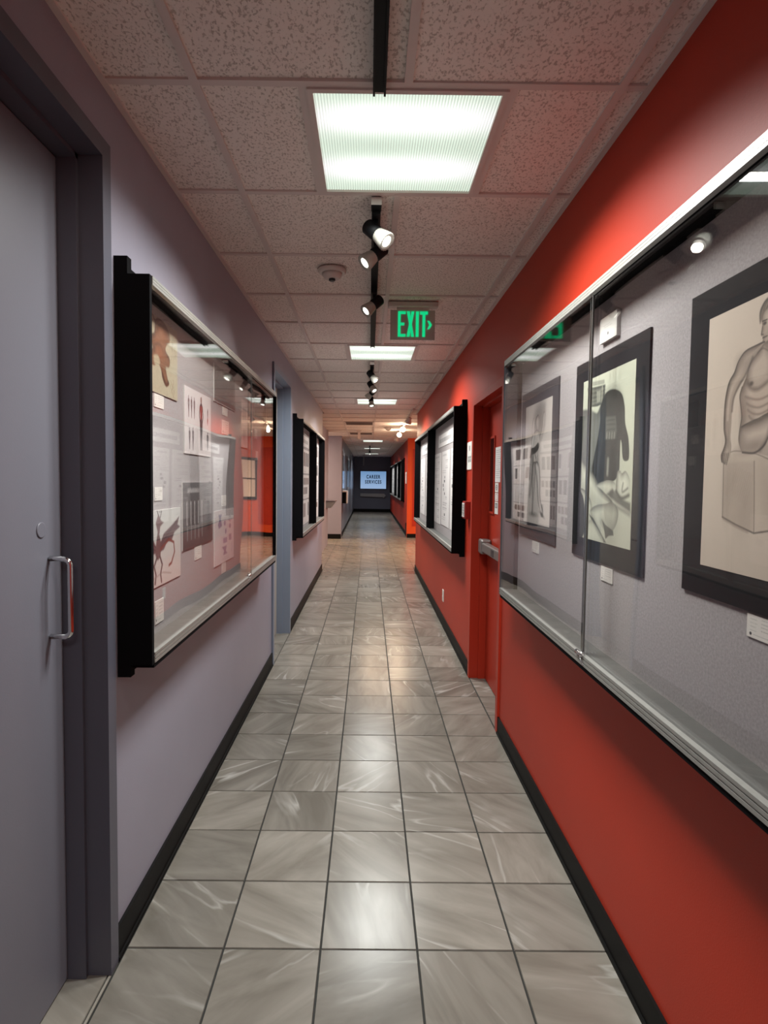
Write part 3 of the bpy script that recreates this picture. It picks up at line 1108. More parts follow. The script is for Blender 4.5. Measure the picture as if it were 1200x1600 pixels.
# ------------------------------------------------------------------ display cases
def case(side, x, y0, y1, dividers, panes, backing, ledge, label, inner=None, z0=0.905, z1=2.078, dep=0.106):
    s = 1 if side == 'L' else -1
    r = empty('display_case', label, 'display case', 'wall display cases along the corridor')
    r.location = (0, 0, 0)
    X = lambda d: x + s * d
    t = 0.016
    # mounting frame against the wall, larger than the box
    mo, md = 0.052, 0.040
    f = MB()
    f.box(X(0), X(md), y0 - 0.0, y0 + 0.03, z0 - mo + .015, z1 + mo)
    f.box(X(0), X(md), y1 - 0.03, y1, z0 - mo + .015, z1 + mo)
    f.box(X(0), X(md), y0 + 0.03, y1 - 0.03, z1, z1 + mo - 0.03)
    f.box(X(0), X(md), y0 + 0.03, y1 - 0.03, z0 - mo + .03, z0)
    f.build('mounting_frame', M_FELT, r)
    MB().box(X(0.004), X(0.022), y0 + t, y1 - t, z0 + t, z1 - t).build('backing_board', backing, r)
    for (a, b) in ((y0 - 0.001, y0 + t), (y1 - t, y1 + 0.001)):
        MB().box(X(0.02), X(dep), a, b, z0, z1).build('side_panel', inner if (inner and a > y0 + .1) else M_FELT, r)
    MB().box(X(0.022), X(dep - 0.004), y0 + t, y1 - t, z1 - t, z1).build('top_panel', M_FELT, r)
    bp = MB()
    bp.box(X(0.022), X(dep - 0.012), y0 + t, y1 - t, z0 + 0.002, z0 + 0.03)
    bp.build('bottom_panel', ledge, r)
    MB().box(X(0.04), X(dep - 0.001), y0 + t, y1 - t, z0 - 0.012, z0 + 0.002).build('bottom_edge', M_FELT, r)
    for d in dividers:
        MB().box(X(0.022), X(dep + 0.002), d, d + 0.06, z0 + 0.03, z1 - t).build('divider', M_FELT, r)
    # sliding track rails
    for nm, za, zb in (('bottom_rail', z0 + 0.004, z0 + 0.036), ('top_rail', z1 - 0.026, z1)):
        q = MB()
        q.box(X(dep - 0.012), X(dep), y0 + t, y1 - t, za, zb)
        q.box(X(dep), X(dep + 0.003), y0 + t, y1 - t, za, za + 0.008)
        q.box(X(dep), X(dep + 0.003), y0 + t, y1 - t, (za + zb) / 2 - 0.004, (za + zb) / 2 + 0.004)
        q.box(X(dep), X(dep + 0.003), y0 + t, y1 - t, zb - 0.008, zb)
        q.build(nm, M_ALU, r)
    for i, (a, b) in enumerate(panes):
        xx = dep - 0.007 if i % 2 == 0 else dep - 0.016
        MB().box(X(xx), X(xx + 0.005), a, b, z0 + 0.034, z1 - 0.032).build('glass_pane', M_GLASS, r)
        e0 = b - 0.006 if i == 0 and side == 'L' else (a if i == 0 else (b - 0.006 if side == 'R' else a))
        MB().box(X(xx - 0.0004), X(xx + 0.0054), e0 + 0.002, e0 + 0.0045, z0 + 0.034, z1 - 0.032).build('pane_edge', M_PEDGE, r)
    return r


def lock(side, x, y, z, parent):
    s = 1 if side == 'L' else -1
    k = empty('lock')
    k.parent = parent
    MB().lathe([(0.007, 0), (0.007, 0.030), (0.005, 0.032)], Matrix.Translation((x, y + 0.012, z)) @ Matrix.Rotation(math.pi / 2, 4, 'X'), 12).build('lock_barrel', M_CHROME, k)
    MB().lathe([(0.004, 0), (0.009, 0.006), (0.009, 0.012), (0.004, 0.02)], Matrix.Translation((x, y - 0.022, z + 0.002)) @ Matrix.Rotation(math.pi / 2, 4, 'X'), 12).build('lock_knob', M_CHROME, k)
    MB().tube([(x, y - 0.01, z), (x + s * 0.004, y - 0.03, z - 0.012), (x + s * 0.004, y - 0.055, z - 0.026)], 0.002, 8).build('lock_strap', M_CHROME, k)


L1 = case('L', XL, 1.725, 4.05, [], [(1.745, 3.215), (3.17, 4.03)], M_FABRIC, M_LEDGEL, 'large glazed case of posters on the left wall beside the near door')
lock('L', XL + 0.106, 3.17, 0.945, L1)
R1 = case('R', XR, 0.62, 2.905, [], [(1.765, 2.887), (0.64, 1.81)], M_FABRIC, M_LEDGE, 'large glazed case of framed drawings on the right wall', M_MATG)
lock('R', XR - 0.110, 1.79, 0.942, R1)
L2 = case('L', XL, 5.70, 8.45, [7.10], [], M_FABRIC, M_LEDGEL, 'black case of pinned pages on the left wall past the blue door frame')
R2 = case('R', XR, 4.60, 8.48, [6.58], [], M_FABRIC, M_LEDGE, 'black two bay case of white text sheets on the red wall past the door')
R3 = case('R', 1.02, 16.4, 25.0, [18.2, 20.6], [], M_FABRIC, M_LEDGE, 'small distant black case on the far red wall')

BXL = XL + 0.022
BXR = XR - 0.022

# ------------------------------------------------------------------ framed drawings in the right case
def drawing(y0, y1, z0, z1, mat, mb, label, my=0.075, mz=0.068):
    r = empty('framed_drawing', label, 'drawing', 'matted drawings in the right case')
    board('mat_board', 'R', BXR, y0, y1, z0, z1, 0.006, mb, mb, r)
    board('drawing_sheet', 'R', BXR - 0.006, y0 + my, y1 - my, z0 + mz, z1 - mz, 0.0012, mat, M_CARD, r)
    return r


INK = (0.10, 0.085, 0.075)


def draw_seated():
    c = Canvas(440, 617, (0.62, 0.53, 0.45))
    c.shade(0, 0, 0.9, 1, (0.66, 0.57, 0.49), (0.57, 0.49, 0.42), 0.8)
    LT, MID, DRK = (0.53, 0.44, 0.37), (0.30, 0.24, 0.20), (0.085, 0.068, 0.058)
    # block under the figure
    c.poly([(.181, .583), (.252, .548), (.50, .572), (.80, .58), (.82, .80), (.554, .826), (.45, .839), (.306, .816), (.191, .795)], (0.56, 0.475, 0.40), .9, .006)
    c.poly([(.181, .583), (.43, .585), (.45, .839), (.306, .816), (.191, .795)], (0.49, 0.41, 0.345), .75, .010)
    for (u, v, ru, rv, ro) in ((.27, .645, .07, .07, .5), (.22, .70, .03, .09, 0), (.37, .74, .05, .09, .2), (.52, .66, .05, .09, -.3), (.60, .74, .06, .07, .2)):
        c.ell(u, v, ru, rv, (0.36, .295, .245), .38, ro, .9)
    for k in range(10):
        u = .25 + .014 * k
        c.line([(u + .05, .60 + .004 * k), (u, .68 + .008 * k)], .003, MID, .16, .9)
    c.line([(.181, .583), (.187, .687), (.191, .795)], .0035, DRK, .6, .7, True)
    c.line([(.191, .795), (.306, .818), (.45, .841), (.56, .826), (.8, .80)], .0045, DRK, .8, .7)
    c.line([(.20, .80), (.31, .824), (.40, .838)], .008, MID, .6, .8)
    c.line([(.43, .585), (.442, .717), (.45, .839)], .0035, DRK, .55, .8)
    c.line([(.222, .549), (.28, .542), (.427, .556), (.532, .579)], .0035, DRK, .5, .7, True)
    # neck, head
    c.form([(.47, .17), (.485, .13), (.60, .13), (.63, .20), (.50, .22)], LT, DRK, .06, 1, .004, (-.7, -.5))
    c.form([(.439, .087), (.447, .062), (.50, .04), (.60, .045), (.62, .11), (.57, .17), (.50, .188), (.467, .176), (.453, .164), (.456, .151), (.440, .141), (.446, .113)], (.58, .49, .415), MID, .045, 1, .003, (-.8, -.4))
    hair = [(.424, .086), (.422, .06), (.435, .04), (.47, .020), (.55, .008), (.63, .03), (.66, .09), (.64, .13), (.60, .12), (.56, .075), (.50, .055), (.462, .062), (.447, .075), (.432, .10)]
    c.form(hair, (.27, .215, .175), DRK, .03, .95, .005)
    for k in range(9):
        c.line([(.50 + .012 * k, .016), (.455 + .018 * k, .032), (.428 + .022 * k, .058 - .001 * k)], .0026, DRK, .55, .8, True)
    c.line([(.448, .094), (.478, .094)], .004, DRK, .85)
    c.ell(.464, .104, .013, .006, DRK, .9, 0, .4)
    c.line([(.447, .113), (.441, .139), (.456, .141)], .003, DRK, .7)
    c.line([(.453, .153), (.484, .151)], .0035, DRK, .85)
    c.ell(.50, .135, .025, .025, MID, .45, 0, .8)
    # torso
    tor = [(.468, .172), (.60, .165), (.80, .20), (.86, .27), (.82, .40), (.78, .545), (.427, .552), (.337, .548), (.303, .504), (.307, .461), (.318, .419), (.306, .375), (.296, .34), (.311, .308), (.339, .273), (.37, .22)]
    c.form(tor, (.55, .46, .39), (.22, .175, .145), .075, 1, .004, (-.5, -.8))
    c.form([(.469, .175), (.42, .198), (.362, .23), (.348, .274), (.366, .306), (.406, .323), (.457, .32), (.515, .30), (.53, .23)], (.56, .47, .40), (.23, .18, .15), .05, .9, .008, (-.5, -.8))
    c.form([(.55, .23), (.66, .215), (.78, .24), (.80, .30), (.70, .33), (.60, .325), (.545, .29)], (.55, .46, .39), (.23, .18, .15), .05, .85, .008, (-.5, -.8))
    c.line([(.355, .30), (.385, .322), (.44, .328), (.51, .308)], .010, DRK, .55, .9, True)
    c.ell(.383, .303, .015, .008, DRK, .8, 0, .5)
    c.line([(.47, .178), (.54, .205), (.60, .20)], .006, MID, .8, .9, True)
    c.line([(.42, .20), (.46, .19), (.52, .215)], .004, DRK, .45, .8, True)
    c.line([(.525, .22), (.528, .30), (.52, .39), (.515, .44)], .006, DRK, .5, .9, True)
    for k, (v, dv) in enumerate(((.352, .014), (.378, .016), (.402, .016), (.425, .014))):
        c.line([(.34 + .012 * k, v - .006), (.40, v + dv * .6), (.455, v + dv), (.52, v + .006)], .0055, DRK, .45, .9, True)
        c.ell(.36 + .012 * k, v + .004, .03, .010, MID, .5, .3, .8)
    c.ell(.322, .40, .022, .06, MID, .65, 0, .8)
    c.line([(.311, .308), (.296, .34), (.306, .375), (.318, .419), (.307, .461), (.303, .504), (.321, .53), (.337, .548)], .004, DRK, .8, .7, True)
    # raised thigh and shin
    th = [(.305, .50), (.319, .455), (.382, .443), (.451, .434), (.518, .421), (.70, .40), (.84, .43), (.88, .50), (.80, .565), (.60, .575), (.427, .553), (.337, .549)]
    c.form(th, (.565, .475, .405), (.19, .15, .125), .07, 1, .004, (-.3, -.9))
    c.ell(.42, .528, .10, .022, MID, .75, -.12, .8)
    c.ell(.345, .50, .03, .035, MID, .35, 0, .9)
    c.line([(.319, .455), (.382, .442), (.451, .433), (.518, .42), (.70, .40)], .004, DRK, .75, .7, True)
    c.line([(.337, .549), (.427, .554), (.493, .532), (.525, .50)], .0055, DRK, .9, .7, True)
    c.line([(.47, .545), (.51, .51), (.53, .47)], .010, DRK, .5, .9, True)
    c.form([(.66, .55), (.84, .48), (.86, .60), (.80, .88), (.72, .90), (.70, .74)], (.53, .44, .37), (.20, .16, .13), .06, 1, .004)
    # near arm resting on the block
    arm = [(.468, .169), (.393, .172), (.322, .18), (.272, .209), (.243, .245), (.201, .277), (.178, .328), (.17, .381), (.173, .453), (.190, .498), (.178, .529), (.158, .555), (.166, .580), (.20, .59), (.228, .566), (.243, .527), (.231, .491), (.234, .439), (.236, .386), (.250, .339), (.292, .301), (.335, .272), (.37, .225)]
    c.form(arm, (.50, .415, .35), (.15, .12, .10), .042, 1, .004, (-.8, -.35))
    c.ell(.30, .215, .045, .028, (.33, .27, .225), .6, .5, .8)
    c.line([(.385, .21), (.335, .265), (.285, .30), (.246, .342), (.236, .39)], .007, DRK, .6, .9, True)
    c.line([(.23, .30), (.205, .35), (.198, .42)], .008, (.56, .47, .40), .6, .9, True)
    c.line([(.205, .43), (.212, .48), (.214, .525)], .006, MID, .7, .9, True)
    c.line(arm[:13], .0038, DRK, .85, .7, True)
    for k in range(4):
        c.line([(.178 + .014 * k, .548), (.165 + .014 * k, .580 + .004 * k)], .0030, DRK, .8)
    return c.grain(.02).mat('seated_figure_drawing', gam=1.15)


def draw_cloak():
    c = Canvas(360, 507, (.50, .51, .40))
    c.shade(0, 0, 1, 1, (.53, .54, .44), (.47, .47, .37))
    D, DG, MG = (.022, .022, .020), (.085, .085, .076), (.22, .22, .19)

    def P(*z):      # points read on the slanted sheet -> u, v
        out = []
        for (x, y) in z:
            t = (y - 100) / 1150.0
            xl, xr = 600 - 55 * t, 955 - 50 * t
            u = (x - xl) / (xr - xl)
            top, bot = 160 - 150 * u, 1235 + 105 * u
            out.append((u, (y - top) / (bot - top)))
        return out
    c.form(P((560, 390), (600, 350), (650, 350), (700, 370), (740, 330), (730, 800), (690, 880), (640, 830), (560, 700)), (.17, .17, .15), DG, .12, .97, .012, (-1, 0))
    c.line(P((655, 370), (640, 500), (650, 700)), .03, (.26, .26, .225), .45, .9, True)
    c.poly(P((628, 200), (690, 190), (764, 172), (757, 270), (738, 310), (700, 325), (638, 330)), (.060, .060, .052), .95, .006)
    for y in (215, 245, 275, 300): c.line(P((636, y + 12), (750, y - 12)), .010, (.24, .24, .20), .6, .8)
    c.poly(P((700, 220), (730, 212), (726, 290), (700, 300)), (.34, .34, .28), .8, .006)
    c.line(P((742, 185), (736, 300)), .008, (.46, .46, .37), .8)
    for y in (168, 182): c.line(P((640, y), (755, y - 22)), .009, (.20, .20, .17), .7, .8)
    cloak = P((820, 208), (775, 225), (745, 270), (724, 350), (722, 430), (700, 560), (672, 680), (655, 790), (692, 885), (760, 850), (812, 850), (843, 790), (850, 700), (857, 570), (864, 600), (868, 690), (885, 715), (906, 690), (905, 560), (888, 450), (886, 330), (868, 240))
    c.poly(cloak, D, 1, .006, True)
    c.ell(*P((800, 300))[0], .14, .07, (.050, .050, .045), .8, 0, .7)
    for (xa, ya, xb, yb) in ((750, 330, 735, 560), (870, 330, 880, 520), (735, 560, 700, 760), (845, 580, 830, 760)):
        c.line(P((xa, ya), (xb, yb)), .016, (.055, .055, .05), .6, .9)
    c.poly(P((762, 400), (830, 395), (834, 500), (826, 555), (755, 555), (760, 480)), (.125, .125, .11), .92, .010)
    for y in (425, 455, 490): c.line(P((772, y), (822, y - 4)), .007, (.05, .05, .045), .7, .8)
    for x in (770, 787, 804, 820): c.line(P((x, 512), (x - 3, 550)), .007, (.30, .30, .255), .85)
    c.line(P((774, 700), (768, 800)), .016, (.40, .40, .34), .7, .9)
    LTc, SH = (.58, .575, .475), (.15, .147, .125)
    c.poly(P((555, 700), (620, 740), (690, 885), (780, 950), (912, 1050), (905, 1350), (535, 1255)), (.48, .475, .39), 1, .006)
    c.form(P((560, 690), (600, 720), (660, 790), (720, 900), (800, 1000), (760, 1035), (660, 990), (600, 900), (560, 860)), LTc, SH, .09, 1, .006, (.3, -.9))
    c.form(P((692, 880), (760, 848), (818, 868), (812, 960), (765, 935)), LTc, (.30, .295, .25), .05, 1, .006)
    c.poly(P((800, 905), (850, 975), (908, 1010), (908, 1075), (830, 1010), (760, 945)), (.07, .068, .06), .85, .012)
    c.poly(P((790, 1000), (908, 1075), (905, 1110), (800, 1030)), (.20, .195, .165), .7, .012)
    c.form(P((560, 905), (600, 915), (645, 990), (648, 1080), (610, 1150), (590, 1060)), LTc, SH, .07, 1, .006, (-.5, -.8))
    c.form(P((540, 940), (575, 940), (592, 1040), (588, 1200), (540, 1240)), (.05, .05, .045), (.02, .02, .018), .05, 1, .008)
    c.form(P((640, 1050), (690, 1018), (760, 1010), (790, 1000), (832, 1050), (826, 1130), (792, 1205), (760, 1180), (722, 1120), (735, 1200), (690, 1180), (655, 1110)), LTc, (.24, .235, .20), .09, 1, .005, (-.5, -.7))
    c.form(P((745, 1030), (800, 1005), (834, 1060), (824, 1150), (792, 1205), (765, 1170), (745, 1110)), (.46, .455, .375), (.20, .195, .165), .09, .9, .008, (.8, -.4))
    c.poly(P((722, 1118), (748, 1160), (800, 1205), (802, 1238), (770, 1240), (748, 1262), (742, 1210)), (.10, .098, .085), .95, .006)
    c.poly(P((628, 1080), (660, 1110), (752, 1290), (720, 1285)), (.045, .044, .04), .92, .008)
    c.form(P((832, 795), (852, 782), (862, 800), (885, 785), (908, 850), (898, 940), (862, 972), (825, 935)), LTc, (.22, .215, .18), .07, 1, .005, (-.6, -.6))
    c.line(P((868, 870), (862, 930), (895, 905)), .009, SH, .8, .8, True)
    c.line(P((822, 925), (855, 975), (900, 955)), .014, (.06, .058, .05), .85, .7, True)
    c.form(P((590, 1250), (640, 1120), (735, 1290)), LTc, (.33, .325, .27), .06, .8, .010)
    return c.grain(.02).mat('cloaked_still_life_drawing', gam=1.1)


def draw_standing():
    c = Canvas(340, 480, (.56, .51, .48))
    D, MG, LTc, SK = (.030, .027, .026), (.20, .18, .17), (.64, .59, .56), (.15, .135, .13)
    c.shade(0, 0, 1, .25, (.44, .40, .38), (.58, .53, .50), .7)
    c.ell(.54, .14, .19, .13, (.17, .155, .15), .8, .1, .5)
    c.poly([(.38, .10), (.60, .0), (.78, .02), (.76, .20), (.66, .30), (.42, .30)], (.22, .20, .19), .55, .05)
    c.form([(.32, .12), (.36, .13), (.35, .22), (.38, .30), (.46, .36), (.40, .38), (.30, .30), (.28, .20)], LTc, SK, .04)
    c.form([(.70, .10), (.76, .11), (.74, .20), (.66, .31), (.58, .34), (.56, .30), (.66, .22)], (.48, .44, .41), SK, .04)
    c.form([(.42, .13), (.50, .10), (.56, .14), (.54, .21), (.47, .23), (.42, .19)], (.40, .365, .345), D, .05)
    c.form([(.36, .26), (.46, .22), (.58, .25), (.62, .32), (.54, .42), (.55, .52), (.36, .53), (.34, .42)], (.56, .51, .48), SK, .07)
    c.form([(.27, .28), (.38, .24), (.38, .33), (.42, .41), (.34, .42), (.27, .36)], (.66, .61, .58), (.3, .27, .26), .05)
    c.poly([(.26, .37), (.40, .36), (.54, .33), (.57, .37), (.46, .41), (.28, .42)], D, .92, .008, True)
    c.form([(.26, .38), (.29, .40), (.27, .50), (.24, .62), (.19, .63), (.20, .50)], (.16, .145, .14), D, .04)
    c.form([(.34, .50), (.46, .50), (.45, .66), (.41, .82), (.40, .91), (.34, .92), (.35, .78), (.31, .64)], (.42, .38, .36), SK, .06)
    c.form([(.44, .50), (.57, .50), (.65, .62), (.67, .78), (.78, .88), (.74, .92), (.64, .86), (.58, .78), (.54, .66)], LTc, SK, .06, 1, .004, (.6, -.6))
    c.line([(.44, .52), (.53, .66), (.58, .80), (.70, .91)], .009, D, .75, .7, True)
    c.line([(.31, .44), (.32, .58), (.24, .76)], .035, (.15, .135, .13), .6, .8, True)
    c.ell(.40, .925, .14, .018, D, .55, 0, .7)
    c.ell(.74, .915, .10, .016, D, .75, .3, .5)
    c.line([(.42, .42), (.47, .47), (.44, .51)], .014, D, .6, .8, True)
    c.line([(.36, .26), (.33, .40), (.36, .53)], .004, D, .6, .7, True)
    return c.grain(.02).mat('standing_figure_drawing', gam=1.1)


drawing(0.82, 1.358, 1.228, 1.908, draw_seated(), M_MAT, 'nearest black matted drawing of a figure seated on a block')
drawing(1.555, 2.100, 1.218, 1.896, draw_cloak(), M_MAT, 'middle black matted drawing of a dark cloaked shape over pale drapery')
drawing(2.295, 2.838, 1.222, 1.900, draw_standing(), M_MATG, 'farthest matted drawing of a standing figure, at the case end')


def card_mat(i, w=90, h=50, dot=True, col=(0.70, 0.66, 0.62)):
    c = Canvas(w * 2, h * 2, col)
    c.text_lines(.10, .18, .32, .82, 4, (.25, .24, .24), .55, .30, 1.0)
    c.text_lines(.42, .12, .92, .72, 4, (.25, .24, .24), .55, .30, 1.0)
    if dot: c.ell(.12, .84, .035, .07, (.05, .05, .05), 1)
    c.text_lines(.2, .82, .7, .9, 1, (.3, .3, .3), .5, .6, 1.0)
    return c.mat('card_print')


CARD = [card_mat(0), card_mat(1)]


def card(side, y0, y1, z0, z1, label, k=0, m=None, th=0.003, group='small caption cards'):
    o = board('caption_card', side, BXL if side == 'L' else BXR, y0, y1, z0, z1, th, m or CARD[k % 2], M_CARD)
    return tag(o, label, 'caption card', group)


c = Canvas(150, 110, (.70, .67, .63))
c.text_lines(.22, .34, .82, .5, 2, (.35, .34, .34), .6, .3, 1.0).ell(.5, .72, .035, .06, (.03, .03, .03), 1)
card('R', 1.757, 1.884, 1.925, 2.003, 'white plaque above the middle drawing, standing off the grey fabric', 0, c.mat('plaque_print'), 0.012)
card('R', 1.025, 1.123, 1.178, 1.224, 'caption card under the nearest drawing of the seated figure', 0)
card('R', 1.752, 1.840, 1.165, 1.211, 'caption card under the middle drawing of the dark cloak', 1)
card('R', 2.523, 2.622, 1.160, 1.209, 'caption card under the farthest drawing of the standing figure', 0)

# ------------------------------------------------------------------ posters in the left case
def lposter(y0, y1, z0, z1, mat, label, th=0.005):
    return tag(board('poster', 'L', BXL, y0, y1, z0, z1, th, mat, M_CARD), label, 'poster', 'student posters in the left case')


def post_brown():
    c = Canvas(380, 240, (.36, .31, .22))
    c.shade(0, 0, 1, 0, (.34, .28, .19), (.42, .37, .27)).grain(.05, 4, 4)
    B, Bd = (.21, .085, .042), (.055, .025, .016)
    c.form([(.46, .06), (.55, .0), (.68, .02), (.78, .10), (.80, .22), (.72, .30), (.70, .38), (.80, .46), (.78, .58), (.70, .60), (.74, .74), (.78, .82), (.70, .86), (.62, .78), (.58, .66), (.50, .60), (.44, .66), (.34, .64), (.30, .50), (.40, .44), (.36, .30), (.44, .22)], B, Bd, .07, .97, .008)
    c.form([(.52, .10), (.64, .06), (.70, .16), (.62, .26), (.52, .22)], (.28, .12, .06), Bd, .05, .8, .01)
    c.form([(.46, .36), (.60, .34), (.66, .48), (.54, .54), (.44, .48)], (.25, .10, .05), Bd, .05, .8, .01)
    c.poly([(.42, .54), (.52, .50), (.56, .60), (.46, .66)], (.40, .33, .22), .8, .01, True)
    c.line([(.62, .72), (.70, .84), (.76, .80)], .016, Bd, .85, .6, True)
    c.line([(.46, .08), (.40, .02)], .010, Bd, .9)
    c.line([(.30, .50), (.16, .58), (.08, .80)], .016, Bd, .8, .6, True)
    for k in range(16):
        u = random.uniform(.80, .97); v = random.uniform(.05, .9)
        c.line([(u, v), (u + .02, v + .04), (u - .01, v + .08), (u + .015, v + .12)], .003, (.19, .15, .09), .7, .6, True)
    return c.grain(.03).mat('brown_illustration')


def sil(c, u, v, h, col, wd=.5, arms=True):
    """small standing silhouette, top at v, height h"""
    wu = h * wd * c.asp * .20
    c.ell(u, v + h * .06, wu * .42, h * .058, col, 1, 0, .15)
    c.poly([(u - wu * .2, v + h * .11), (u + wu * .2, v + h * .11), (u + wu * .9, v + h * .17), (u + wu * .6, v + h * .38), (u + wu * .85, v + h * .52), (u + wu * .55, v + h * .78), (u + wu * .5, v + h), (u + wu * .15, v + h), (u + wu * .05, v + h * .58), (u - wu * .15, v + h), (u - wu * .5, v + h), (u - wu * .55, v + h * .78), (u - wu * .85, v + h * .52), (u - wu * .6, v + h * .38), (u - wu * .9, v + h * .17)], col, 1, .0025)
    if arms:
        for q in (-1, 1):
            c.line([(u + q * wu * .85, v + h * .19), (u + q * wu * 1.25, v + h * .36), (u + q * wu * .8, v + h * .47)], wu * .16, col, 1, .3)
    return c


def post_fashion(bg=(.66, .60, .60)):
    c = Canvas(440, 315, bg)
    K, G2, Rd = (.04, .03, .035), (.16, .12, .13), (.28, .05, .045)
    for k in range(3): sil(c, .14 + .10 * k, .12, .33, G2)
    sil(c, .17, .60, .33, G2); sil(c, .29, .58, .36, G2)
    sil(c, .60, .06, .86, K)
    c.poly([(.545, .21), (.655, .21), (.64, .42), (.56, .42)], Rd, .95, .003)
    c.ell(.60, .115, .026, .05, (.30, .18, .15), .9, 0, .1)
    sil(c, .86, .20, .22, K); sil(c, .86, .36, .12, (.2, .04, .04), 1.2)
    sil(c, .86, .60, .30, K, .8)
    return c.mat('figure_sheet')


def post_grey():
    c = Canvas(260, 110, (.125, .11, .108))
    c.grain(.22, 2, 26).grain(.08, 1, 5)
    c.rect(0, 0, 1, .03, (.3, .28, .27)).rect(0, .97, 1, 1, (.3, .28, .27)).rect(0, 0, .015, 1, (.33, .3, .29)).rect(.985, 0, 1, 1, (.3, .28, .27))
    return c.mat('grey_textured_print')


def post_creature():
    c = Canvas(420, 259, (.60, .53, .50))
    c.shade(.3, 0, .3, 1, (.52, .52, .50), (.60, .50, .47))
    P_, Pd, R_ = (.115, .05, .058), (.06, .028, .034), (.20, .045, .035)
    c.poly([(.40, .46), (.30, .30), (.10, .20), (.02, .24), (.12, .34), (.14, .48), (.24, .46), (.30, .56), (.40, .56)], P_, .95, .008)
    c.poly([(.48, .46), (.58, .32), (.80, .22), (.97, .12), (.92, .24), (.99, .28), (.84, .34), (.76, .46), (.66, .44), (.58, .54), (.48, .56)], P_, .95, .008)
    for p in ([(.40, .48), (.24, .34), (.06, .23)], [(.48, .48), (.64, .36), (.95, .15)], [(.48, .50), (.70, .40)], [(.40, .52), (.2, .42)]): c.line(p, .005, Pd, .8)
    c.poly([(.40, .46), (.44, .28), (.40, .16), (.46, .05), (.52, .14), (.58, .17), (.50, .22), (.48, .32), (.52, .46), (.50, .62), (.44, .66), (.39, .58)], (.15, .07, .07), .97, .008)
    c.line([(.46, .07), (.43, .0)], .006, Pd, 1); c.line([(.50, .1), (.53, .02)], .006, Pd, 1)
    c.line([(.42, .62), (.36, .72), (.40, .84), (.38, .95)], .012, Pd, .95)
    c.line([(.49, .62), (.54, .73), (.50, .85), (.52, .96)], .012, Pd, .95)
    c.line([(.50, .52), (.70, .42), (.82, .48), (.84, .62), (.76, .76), (.70, .78)], .012, R_, .95)
    c.line([(.05, .86), (.25, .90), (.55, .84), (.75, .9)], .008, (.3, .22, .2), .5)
    c.line([(.24, .14), (.26, .28)], .006, Pd, .8)
    c.line([(.13, .84), (.16, .95)], .008, Pd, .8)
    return c.mat('winged_creature_print')


def post_columns():
    c = Canvas(280, 175, (.115, .105, .11))
    c.shade(0, 0, 0, 1, (.13, .12, .125), (.09, .06, .06))
    u = .14
    while u < .48:
        c.line([(u, .15), (u + .02, .09), (u + .035, .15)], .006, (.6, .57, .57), .8)
        u += .042
    for k in range(5):
        u = .12 + .12 * k
        c.line([(u, .34), (u, .62)], .014, (.50, .46, .46), .75, .7)
        c.line([(u + .01, .62), (u + .01, .86)], .010, (.40, .36, .36), .6, .8)
        c.ell(u, .31, .016, .03, (.52, .48, .48), .8)
    c.poly([(.80, .30), (.88, .30), (.92, .80), (.78, .80)], (.04, .035, .04), .8, .02)
    return c.mat('dark_figures_print')


def post_badges():
    c = Canvas(260, 180, (.64, .575, .57))
    V, V2 = (.20, .16, .26), (.28, .22, .34)
    c.poly([(.18, .08), (.34, .08), (.30, .18), (.36, .30), (.20, .34), (.16, .26), (.22, .18)], V, .9, .01)
    for (u, v) in ((.60, .10), (.78, .10)):
        c.text_lines(u - .06, v - .06, u + .1, v + .03, 3, (.3, .28, .32), .5)
    c.ell(.50, .26, .05, .05, V2, .9).ell(.78, .20, .06, .06, V, .7, 0, .1).ell(.78, .20, .035, .035, (.64, .575, .57), 1, 0, .1)
    c.ell(.78, .34, .05, .05, V, .8, 0, .1).ell(.55, .42, .04, .05, V2, .9)
    c.rect(.42, .54, .62, .64, V2, .8).rect(.72, .50, .86, .62, V, .7)
    c.poly([(.36, .70), (.60, .70), (.56, .80), (.64, .86), (.42, .86), (.46, .78)], V, .85, .01)
    c.text_lines(.40, .90, .85, .98, 2, (.3, .28, .3), .6)
    c.line([(.88, .68), (.90, .80), (.84, .86)], .006, V, .8)
    return c.mat('badge_sheet')


M_FASH = post_fashion()
lposter(1.79, 2.205, 1.770, 2.03, post_brown(), 'olive poster with a brown painted figure, top left in the case')
lposter(2.287, 2.665, 1.577, 1.846, M_FASH, 'white sheet of dark figures around one in red, in the near pane')
lposter(2.725, 3.150, 1.843, 2.022, post_grey(), 'dark grey streaked print near the top of the near pane')
lposter(3.305, 3.613, 1.660, 1.934, post_fashion((.62, .54, .51)), 'white sheet of dark figures behind the far pane')
lposter(1.80, 2.232, 1.098, 1.364, post_creature(), 'pale poster of a dark red winged creature, low at the near end')
lposter(2.262, 2.690, 1.188, 1.460, post_columns(), 'dark poster with pale upright streaks and a scripted title')
lposter(2.727, 3.113, 1.053, 1.321, post_badges(), 'white poster of small violet badges, low beside the pane joint')
lposter(3.68, 4.00, 1.85, 2.02, post_grey(), 'dark grey streaked print at the far end of the case')
G_L = 'caption cards in the left case'
card('L', 1.972, 2.064, 1.721, 1.766, 'caption card under the olive poster', 0, group=G_L)
card('L', 2.886, 2.988, 1.797, 1.837, 'upper caption card under the grey print in the near pane', 1, group=G_L)
card('L', 2.880, 3.015, 1.702, 1.773, 'larger white card below the upper caption card', 0, group=G_L)
card('L', 2.424, 2.520, 1.128, 1.186, 'caption card under the dark streaked poster', 1, group=G_L)
card('L', 2.873, 2.950, 0.998, 1.052, 'caption card under the violet badge poster', 0, group=G_L)
card('L', 1.969, 2.051, 0.967, 1.047, 'caption card under the winged creature poster, in the bottom corner', 1, group=G_L)
card('L', 1.972, 2.045, 1.398, 1.445, 'caption card above the winged creature poster', 0, group=G_L)
